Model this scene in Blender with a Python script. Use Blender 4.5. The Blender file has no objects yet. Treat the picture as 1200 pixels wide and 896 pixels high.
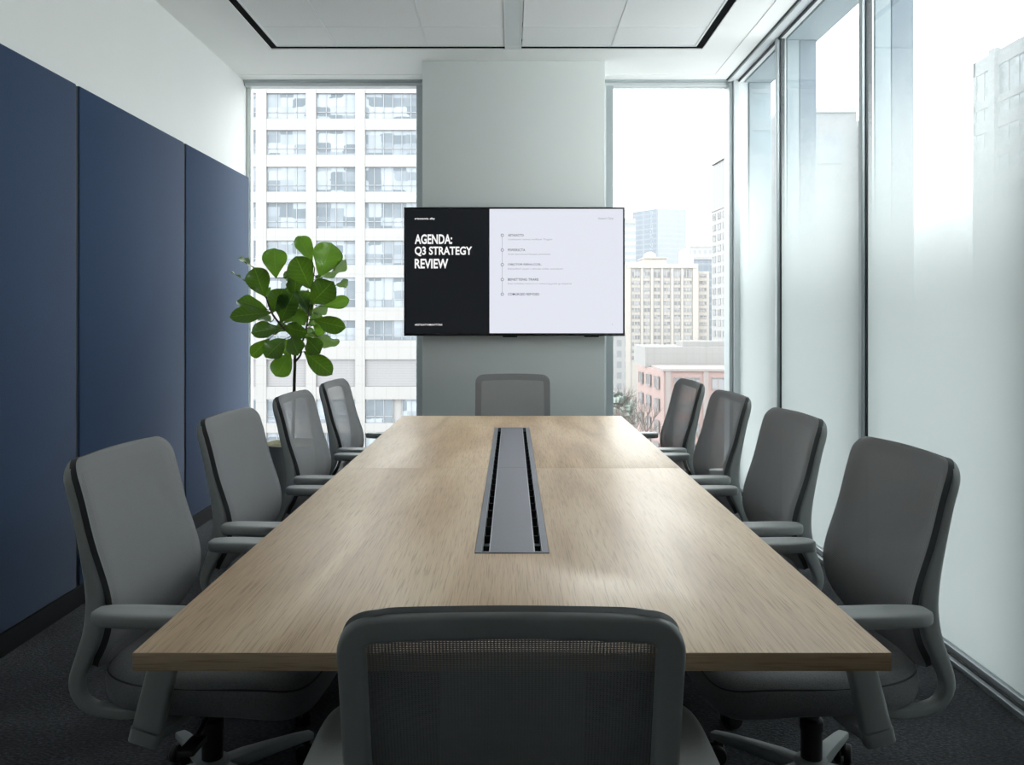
import bpy, bmesh, math, random
from mathutils import Vector, Matrix, noise
random.seed(7)
scene = bpy.context.scene
COL = scene.collection
PI = math.pi
F, CX, HY, CAMZ = 950.0, 600.0, 375.0, 1.30     # focal length in px, principal column, horizon row, eye height


def at(x, y, d):
    """point seen at photo pixel (x, y) at depth d (metres along +Y)"""
    return Vector(((x - CX) / F * d, d, CAMZ + (HY - y) / F * d))


# ------------------------------------------------------------------ mesh builder
class MB:
    def __init__(self):
        self.v, self.f, self.m, self.uv = [], [], [], {}

    def add(self, verts, faces, mat=0):
        o = len(self.v)
        self.v += [tuple(v) for v in verts]
        self.f += [tuple(i + o for i in f) for f in faces]
        self.m += [mat] * len(faces)
        return o

    def box(self, x0, x1, y0, y1, z0, z1, mat=0):
        v = [(x0, y0, z0), (x1, y0, z0), (x1, y1, z0), (x0, y1, z0), (x0, y0, z1), (x1, y0, z1), (x1, y1, z1), (x0, y1, z1)]
        f = [(0, 3, 2, 1), (4, 5, 6, 7), (0, 1, 5, 4), (1, 2, 6, 5), (2, 3, 7, 6), (3, 0, 4, 7)]
        self.add(v, f, mat)
        return self

    def rbox(self, x0, x1, y0, y1, z0, z1, r=0.005, seg=2, mat=0, xf=None):
        bm = bmesh.new()
        bmesh.ops.create_cube(bm, size=1.0)
        for v in bm.verts:
            v.co = Vector(((x0 + x1) / 2 + v.co.x * (x1 - x0), (y0 + y1) / 2 + v.co.y * (y1 - y0), (z0 + z1) / 2 + v.co.z * (z1 - z0)))
        bmesh.ops.bevel(bm, geom=bm.edges[:], offset=r, segments=seg, profile=0.5, affect='EDGES')
        if xf is not None:
            bmesh.ops.transform(bm, matrix=xf, verts=bm.verts)
        self.bm(bm, mat)
        return self

    def bm(self, bm, mat=0):
        bm.verts.index_update()
        self.add([v.co.copy() for v in bm.verts], [[v.index for v in f.verts] for f in bm.faces], mat)
        bm.free()

    def poly(self, pts, z0, z1, r=0.0, mat=0):
        """extruded (possibly concave) polygon in XY with bevelled edges"""
        bm = bmesh.new()
        vs = [bm.verts.new((p[0], p[1], z0)) for p in pts]
        f = bm.faces.new(vs)
        ex = bmesh.ops.extrude_face_region(bm, geom=[f])
        for g in ex['geom']:
            if isinstance(g, bmesh.types.BMVert):
                g.co.z = z1
        bmesh.ops.recalc_face_normals(bm, faces=bm.faces[:])
        if r:
            bmesh.ops.bevel(bm, geom=bm.edges[:], offset=r, segments=2, profile=0.5, affect='EDGES')
        self.bm(bm, mat)
        return self

    def sweep(self, pts, Ns, sec, closed=False, caps=True, scale=None, mat=0):
        n, k = len(pts), len(sec)
        pts = [Vector(p) for p in pts]
        vs = []
        for i, p in enumerate(pts):
            a = pts[i - 1] if (i > 0 or closed) else p
            b = pts[(i + 1) % n] if (i < n - 1 or closed) else p
            T = (b - a).normalized()
            N = Vector(Ns[i] if isinstance(Ns, list) else Ns)
            N = (N - T * N.dot(T)).normalized()
            B = T.cross(N)
            s = scale[i] if scale else (1, 1)
            if not isinstance(s, (tuple, list)):
                s = (s, s)
            vs += [p + B * (q[0] * s[0]) + N * (q[1] * s[1]) for q in sec]
        fs = []
        for i in range(n if closed else n - 1):
            j = (i + 1) % n
            for q in range(k):
                r = (q + 1) % k
                fs.append((i * k + q, j * k + q, j * k + r, i * k + r))
        if caps and not closed:
            fs.append(tuple(range(k)))
            fs.append(tuple((n - 1) * k + q for q in reversed(range(k))))
        self.add(vs, fs, mat)
        return self

    def tube(self, pts, rad, seg=10, mat=0, N=(0.13, 0.31, 0.94)):
        sec = [(math.cos(2 * PI * q / seg), math.sin(2 * PI * q / seg)) for q in range(seg)]
        rr = rad if isinstance(rad, list) else [rad] * len(pts)
        return self.sweep(pts, N, sec, scale=rr, mat=mat)

    def lathe(self, prof, c=(0, 0, 0), seg=32, mat=0, axis='z'):
        vs = []
        for r, h in prof:
            for q in range(seg):
                a = 2 * PI * q / seg
                if axis == 'z':
                    vs.append((c[0] + r * math.cos(a), c[1] + r * math.sin(a), c[2] + h))
                elif axis == 'x':
                    vs.append((c[0] + h, c[1] + r * math.cos(a), c[2] + r * math.sin(a)))
        fs = []
        for i in range(len(prof) - 1):
            for q in range(seg):
                r = (q + 1) % seg
                fs.append((i * seg + q, i * seg + r, (i + 1) * seg + r, (i + 1) * seg + q))
        fs.append(tuple(reversed(range(seg))))
        fs.append(tuple((len(prof) - 1) * seg + q for q in range(seg)))
        self.add(vs, fs, mat)
        return self

    def build(self, name, mats, parent=None, smooth=35, loc=None, rot=None, recalc=True, uv=None):
        me = bpy.data.meshes.new(name)
        me.from_pydata(self.v, [], self.f)
        mats = mats if isinstance(mats, (list, tuple)) else [mats]
        for m in mats:
            me.materials.append(m)
        me.polygons.foreach_set('material_index', self.m)
        if uv:
            lay = me.uv_layers.new(name='UVMap')
            for l in me.loops:
                lay.data[l.index].uv = uv[l.vertex_index]
        if recalc:
            bm = bmesh.new()
            bm.from_mesh(me)
            bmesh.ops.recalc_face_normals(bm, faces=bm.faces[:])
            bm.to_mesh(me)
            bm.free()
        if smooth:
            me.shade_smooth()
            me.set_sharp_from_angle(angle=math.radians(smooth))
        me.update()
        o = bpy.data.objects.new(name, me)
        COL.objects.link(o)
        if parent:
            o.parent = parent
        if loc is not None:
            o.location = loc
        if rot is not None:
            o.rotation_euler = rot
        return o


def empty(name, loc=(0, 0, 0), rz=0.0, parent=None):
    o = bpy.data.objects.new(name, None)
    o.empty_display_size = 0.1
    COL.objects.link(o)
    o.location = loc
    o.rotation_euler = (0, 0, rz)
    if parent:
        o.parent = parent
    return o


def tag(o, label=None, cat=None, group=None, kind=None):
    if label:
        o['label'] = label
    if cat:
        o['category'] = cat
    if group:
        o['group'] = group
    if kind:
        o['kind'] = kind
    return o


def struct(o):
    o['kind'] = 'structure'
    return o


def copy_tree(o, parent=None):
    c = o.copy()
    COL.objects.link(c)
    c.parent = parent
    for ch in KIDS(o):
        copy_tree(ch, c)
    return c


def KIDS(o):
    return [c for c in list(COL.objects) if c.parent == o]


# ------------------------------------------------------------------ materials
def new_mat(name):
    m = bpy.data.materials.new(name)
    m.use_nodes = True
    nt = m.node_tree
    for n in list(nt.nodes):
        nt.nodes.remove(n)
    out = nt.nodes.new('ShaderNodeOutputMaterial')
    return m, nt, out


class NT:
    """tiny helper for node graphs"""
    def __init__(self, nt):
        self.nt = nt

    def n(self, typ, **kw):
        nd = self.nt.nodes.new('ShaderNode' + typ)
        for k, v in kw.items():
            if k.startswith('_'):
                setattr(nd, k[1:], v)
            else:
                s = nd.inputs[int(k[1:])] if (k[0] == 'i' and k[1:].isdigit()) else nd.inputs[k.replace('__', ' ')]
                if hasattr(v, 'node'):
                    self.nt.links.new(v, s)
                else:
                    s.default_value = v
        return nd

    def math(self, op, a, b=0.0, c=None):
        nd = self.nt.nodes.new('ShaderNodeMath')
        nd.operation = op
        for i, v in enumerate((a, b, c)):
            if v is None:
                continue
            if hasattr(v, 'node'):
                self.nt.links.new(v, nd.inputs[i])
            else:
                nd.inputs[i].default_value = v
        return nd.outputs[0]

    def mix(self, fac, a, b):
        nd = self.nt.nodes.new('ShaderNodeMix')
        nd.data_type = 'RGBA'
        for s, v in ((nd.inputs[0], fac), (nd.inputs[6], a), (nd.inputs[7], b)):
            if hasattr(v, 'node'):
                self.nt.links.new(v, s)
            else:
                s.default_value = v
        return nd.outputs[2]

    def ramp(self, fac, stops):
        nd = self.nt.nodes.new('ShaderNodeValToRGB')
        els = nd.color_ramp.elements
        while len(els) < len(stops):
            els.new(0.5)
        for e, (p, c) in zip(els, stops):
            e.position = p
            e.color = c if len(c) == 4 else (*c, 1)
        self.nt.links.new(fac, nd.inputs[0])
        return nd.outputs[0]

    def link(self, a, b):
        self.nt.links.new(a, b)


def c4(c):
    return (c[0], c[1], c[2], 1.0)


def paint(name, col, rough=0.5, metal=0.0, spec=0.5, var=0.06, scale=30.0, bump=0.0, bscale=300.0, bdist=0.001):
    """plain procedural surface: colour with a faint mottling and an optional fine bump"""
    m, nt, out = new_mat(name)
    g = NT(nt)
    tc = g.n('TexCoord')
    nz = g.n('TexNoise', Vector=tc.outputs['Object'], Scale=scale, Detail=3.0)
    lo = tuple(max(0, c * (1 - var)) for c in col)
    hi = tuple(min(1, c * (1 + var)) for c in col)
    cc = g.mix(nz.outputs[0], c4(lo), c4(hi))
    b = g.n('BsdfPrincipled', Base__Color=cc, Roughness=rough, Metallic=metal)
    b.inputs['Specular IOR Level'].default_value = spec
    if bump:
        n2 = g.n('TexNoise', Vector=tc.outputs['Object'], Scale=bscale, Detail=2.0)
        bp = g.n('Bump', Strength=bump, Distance=bdist, Height=n2.outputs[0])
        g.link(bp.outputs[0], b.inputs['Normal'])
    g.link(b.outputs[0], out.inputs[0])
    return m


def fabric(name, col, cell=0.004, bump=0.5, rough=0.9, var=0.25):
    m, nt, out = new_mat(name)
    g = NT(nt)
    tc = g.n('TexCoord')
    vor = g.n('TexVoronoi', Vector=tc.outputs['Object'], Scale=1.0 / cell)
    nz = g.n('TexNoise', Vector=tc.outputs['Object'], Scale=350.0, Detail=2.0)
    f = g.math('MULTIPLY', vor.outputs['Distance'], nz.outputs[0])
    f = g.math('MULTIPLY', f, 1.6)
    cc = g.mix(f, c4([c * (1 + var) for c in col]), c4([c * (1 - var) for c in col]))
    b = g.n('BsdfPrincipled', Base__Color=cc, Roughness=rough)
    b.inputs['Specular IOR Level'].default_value = 0.2
    b.inputs['Sheen Weight'].default_value = 0.15
    bp = g.n('Bump', Strength=bump, Distance=0.001, Height=f)
    g.link(bp.outputs[0], b.inputs['Normal'])
    g.link(b.outputs[0], out.inputs[0])
    return m


def mesh_fabric(name, col):
    """open knit: rows of small holes between threads, laid out on the UV (metres)"""
    m, nt, out = new_mat(name)
    g = NT(nt)
    tc = g.n('TexCoord')
    sx = g.n('SeparateXYZ', Vector=tc.outputs['UV'])
    u = g.math('DIVIDE', sx.outputs[0], 0.0046)
    v = g.math('DIVIDE', sx.outputs[1], 0.0031)
    fu = g.math('ABSOLUTE', g.math('SUBTRACT', g.math('FRACT', u), 0.5))
    fv = g.math('ABSOLUTE', g.math('SUBTRACT', g.math('FRACT', v), 0.5))
    hu = g.math('LESS_THAN', fu, 0.235)
    hv = g.math('LESS_THAN', fv, 0.285)
    hole = g.math('MULTIPLY', hu, hv)
    hgt = g.math('ADD', g.math('COSINE', g.math('MULTIPLY', fu, 2 * PI)), g.math('COSINE', g.math('MULTIPLY', fv, 2 * PI)))
    nz = g.n('TexNoise', Vector=tc.outputs['UV'], Scale=900.0, Detail=1.0)
    cc = g.mix(nz.outputs[0], c4([c * 0.8 for c in col]), c4([c * 1.2 for c in col]))
    b = g.n('BsdfPrincipled', Base__Color=cc, Roughness=0.75)
    b.inputs['Specular IOR Level'].default_value = 0.3
    bp = g.n('Bump', Strength=0.5, Distance=0.0008, Height=g.math('MULTIPLY', hgt, -0.5))
    g.link(bp.outputs[0], b.inputs['Normal'])
    tr = g.n('BsdfTransparent')
    mx = g.n('MixShader', Fac=hole, i1=b.outputs[0], i2=tr.outputs[0])
    g.link(mx.outputs[0], out.inputs[0])
    return m


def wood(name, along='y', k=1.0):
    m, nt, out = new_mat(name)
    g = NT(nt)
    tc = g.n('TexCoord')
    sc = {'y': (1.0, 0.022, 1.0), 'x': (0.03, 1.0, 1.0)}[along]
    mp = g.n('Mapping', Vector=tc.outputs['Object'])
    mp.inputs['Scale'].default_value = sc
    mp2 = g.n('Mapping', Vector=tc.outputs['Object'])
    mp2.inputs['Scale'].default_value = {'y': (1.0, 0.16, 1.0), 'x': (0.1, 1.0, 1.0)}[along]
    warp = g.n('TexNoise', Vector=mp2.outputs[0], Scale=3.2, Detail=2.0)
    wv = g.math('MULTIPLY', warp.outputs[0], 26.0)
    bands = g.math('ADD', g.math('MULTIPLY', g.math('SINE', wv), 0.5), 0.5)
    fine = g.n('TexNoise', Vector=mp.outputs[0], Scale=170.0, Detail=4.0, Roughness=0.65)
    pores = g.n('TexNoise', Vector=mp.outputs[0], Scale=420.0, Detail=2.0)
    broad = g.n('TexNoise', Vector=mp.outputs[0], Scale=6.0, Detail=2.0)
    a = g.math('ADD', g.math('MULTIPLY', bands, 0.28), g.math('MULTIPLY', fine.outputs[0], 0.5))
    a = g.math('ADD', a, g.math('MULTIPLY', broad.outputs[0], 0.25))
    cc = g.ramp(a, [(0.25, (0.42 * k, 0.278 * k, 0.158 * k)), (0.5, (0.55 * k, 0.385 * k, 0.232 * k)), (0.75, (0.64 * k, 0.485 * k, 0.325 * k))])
    pr = g.ramp(pores.outputs[0], [(0.36, (0.70, 0.62, 0.54)), (0.46, (1, 1, 1))])
    mul = g.n('Mix', _data_type='RGBA', _blend_type='MULTIPLY')
    mul.inputs[0].default_value = 0.8
    g.link(cc, mul.inputs[6])
    g.link(pr, mul.inputs[7])
    b = g.n('BsdfPrincipled', Base__Color=mul.outputs[2], Roughness=0.42)
    b.inputs['Specular IOR Level'].default_value = 0.9
    bp = g.n('Bump', Strength=0.12, Distance=0.0006, Height=fine.outputs[0])
    g.link(bp.outputs[0], b.inputs['Normal'])
    g.link(b.outputs[0], out.inputs[0])
    return m


def carpet(name):
    m, nt, out = new_mat(name)
    g = NT(nt)
    tc = g.n('TexCoord')
    mp = g.n('Mapping', Vector=tc.outputs['Object'])
    mp.inputs['Scale'].default_value = (1.0, 1.9, 1.0)
    vor = g.n('TexVoronoi', Vector=mp.outputs[0], Scale=115.0)
    n1 = g.n('TexNoise', Vector=mp.outputs[0], Scale=70.0, Detail=5.0, Roughness=0.75)
    n2 = g.n('TexNoise', Vector=tc.outputs['Object'], Scale=3.0, Detail=2.0)
    f = g.math('ADD', g.math('MULTIPLY', n1.outputs[0], 0.75), g.math('MULTIPLY', n2.outputs[0], 0.25))
    cc = g.ramp(f, [(0.36, (0.020, 0.022, 0.026)), (0.5, (0.045, 0.048, 0.054)), (0.64, (0.105, 0.11, 0.12))])
    b = g.n('BsdfPrincipled', Base__Color=cc, Roughness=0.95)
    b.inputs['Specular IOR Level'].default_value = 0.15
    bp = g.n('Bump', Strength=1.0, Distance=0.004, Height=g.math('SUBTRACT', n1.outputs[0], vor.outputs['Distance']))
    g.link(bp.outputs[0], b.inputs['Normal'])
    g.link(b.outputs[0], out.inputs[0])
    return m


def glass(name, tint=(0.965, 0.985, 0.98), refl=1.0):
    m, nt, out = new_mat(name)
    g = NT(nt)
    tr = g.n('BsdfTransparent', Color=c4(tint))
    gl = g.n('BsdfGlossy', Roughness=0.0)
    fr = g.n('Fresnel', IOR=1.35)
    geo = g.n('NewGeometry')
    front = g.math('SUBTRACT', 1.0, geo.outputs['Backfacing'])
    mx = g.n('MixShader', Fac=g.math('MULTIPLY', g.math('MULTIPLY', fr.outputs[0], refl), front), i1=tr.outputs[0], i2=gl.outputs[0])
    g.link(mx.outputs[0], out.inputs[0])
    return m


def frost(name):
    """privacy film whose dot screen gets denser towards the floor"""
    m, nt, out = new_mat(name)
    g = NT(nt)
    tc = g.n('TexCoord')
    sx = g.n('SeparateXYZ', Vector=tc.outputs['Object'])
    nz = g.n('TexNoise', Vector=tc.outputs['Object'], Scale=2.0, Detail=3.0)
    z = g.math('ADD', sx.outputs[2], g.math('MULTIPLY', g.math('SUBTRACT', nz.outputs[0], 0.5), 0.25))
    t = g.math('DIVIDE', g.math('SUBTRACT', 2.65, z), 1.35)
    t = g.math('MINIMUM', g.math('MAXIMUM', t, 0.0), 1.0)
    sm = g.math('MULTIPLY', g.math('MULTIPLY', t, t), g.math('SUBTRACT', 3.0, g.math('MULTIPLY', t, 2.0)))
    cover = g.math('ADD', g.math('MULTIPLY', sm, 0.93), 0.04)
    tl = g.n('BsdfTranslucent', Color=FROST_T)
    df = g.n('BsdfDiffuse', Color=(0.80, 0.84, 0.83, 1))
    m1 = g.n('MixShader', Fac=0.30, i1=tl.outputs[0], i2=df.outputs[0])
    tr = g.n('BsdfTransparent', Color=(0.99, 1.0, 1.0, 1))
    cell = g.n('VectorMath', _operation='SNAP', i0=tc.outputs['Object'])
    cell.inputs[1].default_value = (1.0, 0.00031, 0.00031)
    wn = g.n('TexWhiteNoise', Vector=cell.outputs[0])
    dot = g.math('LESS_THAN', wn.outputs[0], cover)
    mx = g.n('MixShader', Fac=dot, i1=tr.outputs[0], i2=m1.outputs[0])
    g.link(mx.outputs[0], out.inputs[0])
    return m


def emit(name, col, s=1.0):
    m, nt, out = new_mat(name)
    g = NT(nt)
    e = g.n('Emission', Color=c4(col), Strength=s)
    g.link(e.outputs[0], out.inputs[0])
    return m


def screen_mat(name, col, s=1.0):
    """lit panel behind a faintly reflective sheet"""
    m, nt, out = new_mat(name)
    g = NT(nt)
    b = g.n('BsdfPrincipled', Roughness=0.35)
    b.inputs['Base Color'].default_value = (0.004, 0.004, 0.005, 1)
    b.inputs['Emission Color'].default_value = c4(col)
    b.inputs['Emission Strength'].default_value = s
    b.inputs['Specular IOR Level'].default_value = 0.25
    g.link(b.outputs[0], out.inputs[0])
    return m


def leaf_mat(name, dark, light):
    m, nt, out = new_mat(name)
    g = NT(nt)
    tc = g.n('TexCoord')
    sx = g.n('SeparateXYZ', Vector=tc.outputs['UV'])
    u, v = sx.outputs[0], sx.outputs[1]          # u: -1..1 across, v: 0..1 along
    au = g.math('ABSOLUTE', u)
    mid = g.math('LESS_THAN', au, 0.035)
    side = g.math('FRACT', g.math('MULTIPLY', g.math('SUBTRACT', v, g.math('MULTIPLY', au, 0.22)), 8.0))
    vein = g.math('LESS_THAN', g.math('ABSOLUTE', g.math('SUBTRACT', side, 0.5)), 0.045)
    vv = g.math('MAXIMUM', mid, g.math('MULTIPLY', vein, 0.55))
    nz = g.n('TexNoise', Vector=tc.outputs['Object'], Scale=14.0, Detail=3.0)
    base = g.mix(nz.outputs[0], c4(dark), c4(light))
    cc = g.mix(g.math('MULTIPLY', vv, 0.65), base, (0.16, 0.28, 0.06, 1))
    b = g.n('BsdfPrincipled', Base__Color=cc, Roughness=0.30)
    b.inputs['Specular IOR Level'].default_value = 0.55
    bp = g.n('Bump', Strength=0.6, Distance=0.003, Height=g.math('MULTIPLY', vv, -1.0))
    g.link(bp.outputs[0], b.inputs['Normal'])
    tl = g.n('BsdfTranslucent', Color=g.mix(0.5, cc, (0.22, 0.42, 0.02, 1)))
    mx = g.n('MixShader', Fac=0.28, i1=b.outputs[0], i2=tl.outputs[0])
    g.link(mx.outputs[0], out.inputs[0])
    return m


def facade(name, col, pw, ph, line=0.90, thick=0.04):
    """stone or concrete cladding with thin panel joints (pw x ph metres)"""
    m, nt, out = new_mat(name)
    g = NT(nt)
    tc = g.n('TexCoord')
    sx = g.n('SeparateXYZ', Vector=tc.outputs['Object'])
    h = g.math('ADD', sx.outputs[0], sx.outputs[1])
    a = g.math('LESS_THAN', g.math('FRACT', g.math('DIVIDE', h, pw)), thick / pw)
    b_ = g.math('LESS_THAN', g.math('FRACT', g.math('DIVIDE', sx.outputs[2], ph)), thick / ph)
    jl = g.math('MAXIMUM', a, b_)
    nz = g.n('TexNoise', Vector=tc.outputs['Object'], Scale=0.25, Detail=4.0)
    cc = g.mix(nz.outputs[0], c4([c * 0.95 for c in col]), c4([min(1, c * 1.05) for c in col]))
    cc = g.mix(jl, cc, c4([c * line for c in col]))
    b = g.n('BsdfPrincipled', Base__Color=cc, Roughness=0.85)
    g.link(b.outputs[0], out.inputs[0])
    return m


def win_glass(name, a, b_, cell=(1.0, 1.0), rough=0.12):
    """building window glass: pane-sized patches of blinds, rooms and pale interiors behind a reflective sheet"""
    m, nt, out = new_mat(name)
    g = NT(nt)
    tc = g.n('TexCoord')
    geo = g.n('NewGeometry')
    mp = g.n('Mapping', Vector=geo.outputs['Position'])
    mp.inputs['Scale'].default_value = (cell[0], cell[0], cell[1])
    vor = g.n('TexVoronoi', Vector=mp.outputs[0], Scale=1.0, Randomness=0.3, _distance='CHEBYCHEV')
    nz = g.n('TexNoise', Vector=geo.outputs['Position'], Scale=0.9, Detail=4.0)
    sp = g.n('SeparateColor', Color=vor.outputs['Color'])
    f = g.math('ADD', g.math('MULTIPLY', sp.outputs[0], 0.78), g.math('MULTIPLY', nz.outputs[0], 0.22))
    cc = g.ramp(f, [(0.25, a), (0.62, b_), (0.8, tuple(min(1, x * 1.15) for x in b_))])
    b = g.n('BsdfPrincipled', Base__Color=cc, Roughness=rough)
    g.link(b.outputs[0], out.inputs[0])
    return m


def curtain(name, col, line, pw, ph, tw=0.12, th=0.3):
    """glass curtain wall with its grid of mullions and floor bands"""
    m, nt, out = new_mat(name)
    g = NT(nt)
    tc = g.n('TexCoord')
    sx = g.n('SeparateXYZ', Vector=tc.outputs['Object'])
    h = g.math('ADD', sx.outputs[0], sx.outputs[1])
    a = g.math('LESS_THAN', g.math('FRACT', g.math('DIVIDE', h, pw)), tw)
    b_ = g.math('LESS_THAN', g.math('FRACT', g.math('DIVIDE', sx.outputs[2], ph)), th)
    jl = g.math('MAXIMUM', a, b_)
    nz = g.n('TexNoise', Vector=tc.outputs['Object'], Scale=0.03, Detail=4.0)
    cc = g.mix(nz.outputs[0], c4([c * 0.9 for c in col]), c4([min(1, c * 1.1) for c in col]))
    cc = g.mix(jl, cc, c4(line))
    b = g.n('BsdfPrincipled', Base__Color=cc, Roughness=0.35)
    g.link(b.outputs[0], out.inputs[0])
    return m


FROST_T = (0.455, 0.478, 0.477, 1)
M = {}
M['wall'] = paint('white_wall_paint', (0.82, 0.835, 0.825), 0.7, var=0.015, scale=3, bump=0.06, bscale=500)
M['wallb'] = paint('grey_wall_paint', (0.60, 0.61, 0.61), 0.7, var=0.02, scale=3)
M['pillar'] = paint('grey_green_wall_paint', (0.75, 0.78, 0.765), 0.7, var=0.015, scale=3, bump=0.05, bscale=500)
M['ceil'] = paint('white_ceiling_paint', (0.84, 0.85, 0.84), 0.8, var=0.01, scale=3)
M['tile'] = paint('mineral_fibre_tile', (0.80, 0.81, 0.81), 0.9, var=0.05, scale=160, bump=0.3, bscale=420)
M['tbar'] = paint('white_grid_metal', (0.75, 0.76, 0.76), 0.45, var=0.02)
M['reveal'] = paint('black_reveal', (0.004, 0.004, 0.005), 0.8, spec=0.05)
M['alu'] = paint('grey_aluminium', (0.42, 0.46, 0.475), 0.38, metal=0.55, var=0.03)
M['alul'] = paint('pale_aluminium', (0.66, 0.69, 0.70), 0.4, metal=0.35, var=0.03)
M['alud'] = paint('dark_gasket', (0.03, 0.035, 0.04), 0.5)
M['fin'] = paint('blue_grey_metal', (0.085, 0.115, 0.145), 0.5, metal=0.2, var=0.05)
M['finl'] = paint('pale_blue_grey_metal', (0.19, 0.235, 0.26), 0.5, metal=0.2, var=0.05)
M['sill'] = paint('grey_sill', (0.40, 0.45, 0.45), 0.5, var=0.03)
M['navy'] = fabric('navy_felt', (0.023, 0.049, 0.108), cell=0.006, bump=0.35, var=0.12)
M['base'] = paint('black_baseboard', (0.010, 0.011, 0.013), 0.45)
M['carpet'] = carpet('charcoal_loop_carpet')
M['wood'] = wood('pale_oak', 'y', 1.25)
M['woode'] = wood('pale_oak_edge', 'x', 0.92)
M['metal'] = paint('brushed_grey_metal', (0.27, 0.275, 0.30), 0.38, metal=0.5, var=0.05, scale=60)
M['metall'] = paint('bright_metal_edge', (0.62, 0.63, 0.65), 0.3, metal=0.7, var=0.03)
M['slot'] = paint('black_slot_plastic', (0.012, 0.012, 0.013), 0.5)
M['plastic'] = paint('grey_plastic', (0.31, 0.328, 0.328), 0.42, var=0.03, scale=80, bump=0.05, bscale=900)
M['mesh'] = mesh_fabric('grey_mesh_knit', (0.29, 0.292, 0.302))
M['trim'] = paint('charcoal_trim', (0.045, 0.047, 0.050), 0.7, var=0.2, scale=400)
M['seat'] = fabric('grey_seat_fabric', (0.175, 0.177, 0.185), cell=0.0035, bump=0.6)
M['black'] = paint('black_plastic', (0.014, 0.014, 0.015), 0.4)
M['bezel'] = paint('black_bezel', (0.010, 0.011, 0.014), 0.3)
M['pane'] = glass('clear_pane')
M['frost'] = frost('frosted_film')
M['pot'] = paint('grey_ceramic', (0.36, 0.355, 0.335), 0.55, var=0.06, scale=18, bump=0.05, bscale=200)
M['moss'] = fabric('dry_moss', (0.13, 0.12, 0.045), cell=0.012, bump=1.0, var=0.5)
M['bark'] = paint('brown_bark', (0.055, 0.040, 0.030), 0.85, var=0.4, scale=60, bump=0.5, bscale=90, bdist=0.004)
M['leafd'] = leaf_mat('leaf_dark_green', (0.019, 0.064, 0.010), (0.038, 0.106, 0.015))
M['leafl'] = leaf_mat('leaf_backlit_green', (0.064, 0.170, 0.015), (0.111, 0.255, 0.025))  # brighter copy of the leaf green, painting in the backlit look
M['leafs'] = leaf_mat('leaf_silver_green', (0.096, 0.144, 0.072), (0.180, 0.228, 0.144))

# ------------------------------------------------------------------ room shell
ZC, XL, XR, YB, YF = 3.10, -2.01, 1.70, 6.10, -1.8

struct(MB().box(XL - .15, XR + .10, YF - .15, YB + .12, -0.12, 0.0).build('floor', M['carpet'], smooth=0))
struct(MB().box(XL - .15, XL, YF - .15, YB + .12, 0.0, ZC + .06).build('wall_left', M['wall'], smooth=0))
struct(MB().box(XL, XR, YF - .15, YF, 0.0, ZC + .06).build('wall_back', M['wallb'], smooth=0))
GL_END = 1.36
struct(MB().box(XR, XR + .15, YF - .15, GL_END, 0.0, ZC + .06).build('wall_right', M['wall'], smooth=0))
# pillar between the two windows of the far wall
struct(MB().rbox(-0.622, 0.645, 5.625, YB + .12, 0.0, ZC, r=0.004).build('wall_front', M['pillar']))

# ceiling: painted border, sunk tile field
b = MB()
CX0, CX1, CY1 = -1.60, 1.265, 5.39
b.box(XL, CX0, YF, YB + .12, ZC, ZC + .06)
b.box(CX1, XR + .12, YF, YB + .12, ZC, ZC + .06)
b.box(CX0, CX1, CY1, YB + .12, ZC, ZC + .06)
b.box(XL, XR + .12, YF, YB + .12, ZC + .06, ZC + .10)
xs = [CX0 + .056, -1.157, -0.553, -0.047]
xs2 = [0.062, 0.657, CX1 - .056]
ys = [CY1 - .060, 4.985]
while ys[-1] - .607 > YF:
    ys.append(ys[-1] - .607)
ys.append(YF)
for cols in (xs, xs2):
    for i in range(len(cols) - 1):
        for j in range(len(ys) - 1):
            b.rbox(cols[i] + .005, cols[i + 1] - .005, ys[j + 1] + .003, ys[j] - .003, ZC + .004, ZC + .03, r=.002, seg=1, mat=1)
            b.box(cols[i + 1] - .005, cols[i + 1] + .005, ys[j + 1], ys[j], ZC + .0015, ZC + .028, mat=2)
            b.box(cols[i], cols[i + 1], ys[j + 1] - .003, ys[j + 1] + .003, ZC + .009, ZC + .028, mat=2)
for x in (xs[0], xs2[-1]):
    b.box(x - .006, x + .006, YF, ys[0] + .006, ZC + .0005, ZC + .03, mat=2)
b.box(xs[0], xs2[-1], ys[0] - .002, ys[0] + .008, ZC + .0005, ZC + .03, mat=2)
struct(b.build('ceiling', [M['ceil'], M['tile'], M['tbar']], smooth=0))
# black shadow gap round the tiles
b = MB()
b.box(CX0, CX0 + .050, YF, CY1, ZC + .006, ZC + .05)
b.box(CX1 - .050, CX1, YF, CY1, ZC + .006, ZC + .05)
b.box(CX0 + .050, CX1 - .050, CY1 - .052, CY1, ZC + .006, ZC + .05)
struct(b.build('trim_1', M['reveal'], smooth=0))
# grey strip down the middle of the tile field
b = MB()
b.box(-0.040, 0.055, YF, CY1 - .003, ZC + .002, ZC + .04)
b.box(-0.047, -0.040, YF, CY1 - .003, ZC - .001, ZC + .04, mat=1)
b.box(0.055, 0.062, YF, CY1 - .003, ZC - .001, ZC + .04, mat=1)
struct(b.build('trim_2', [M['alul'], M['tbar']], smooth=0))
# flush strip in the ceiling along the glazing
b = MB()
b.box(XL, -0.64, 5.94, 6.055, ZC - .004, ZC + .001)
b.box(0.66, 1.60, 5.94, 6.055, ZC - .004, ZC + .001)
b.box(1.487, 1.60, GL_END, 5.94, ZC - .004, ZC + .001)
struct(b.build('trim_3', M['ceil'], smooth=0))
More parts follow.
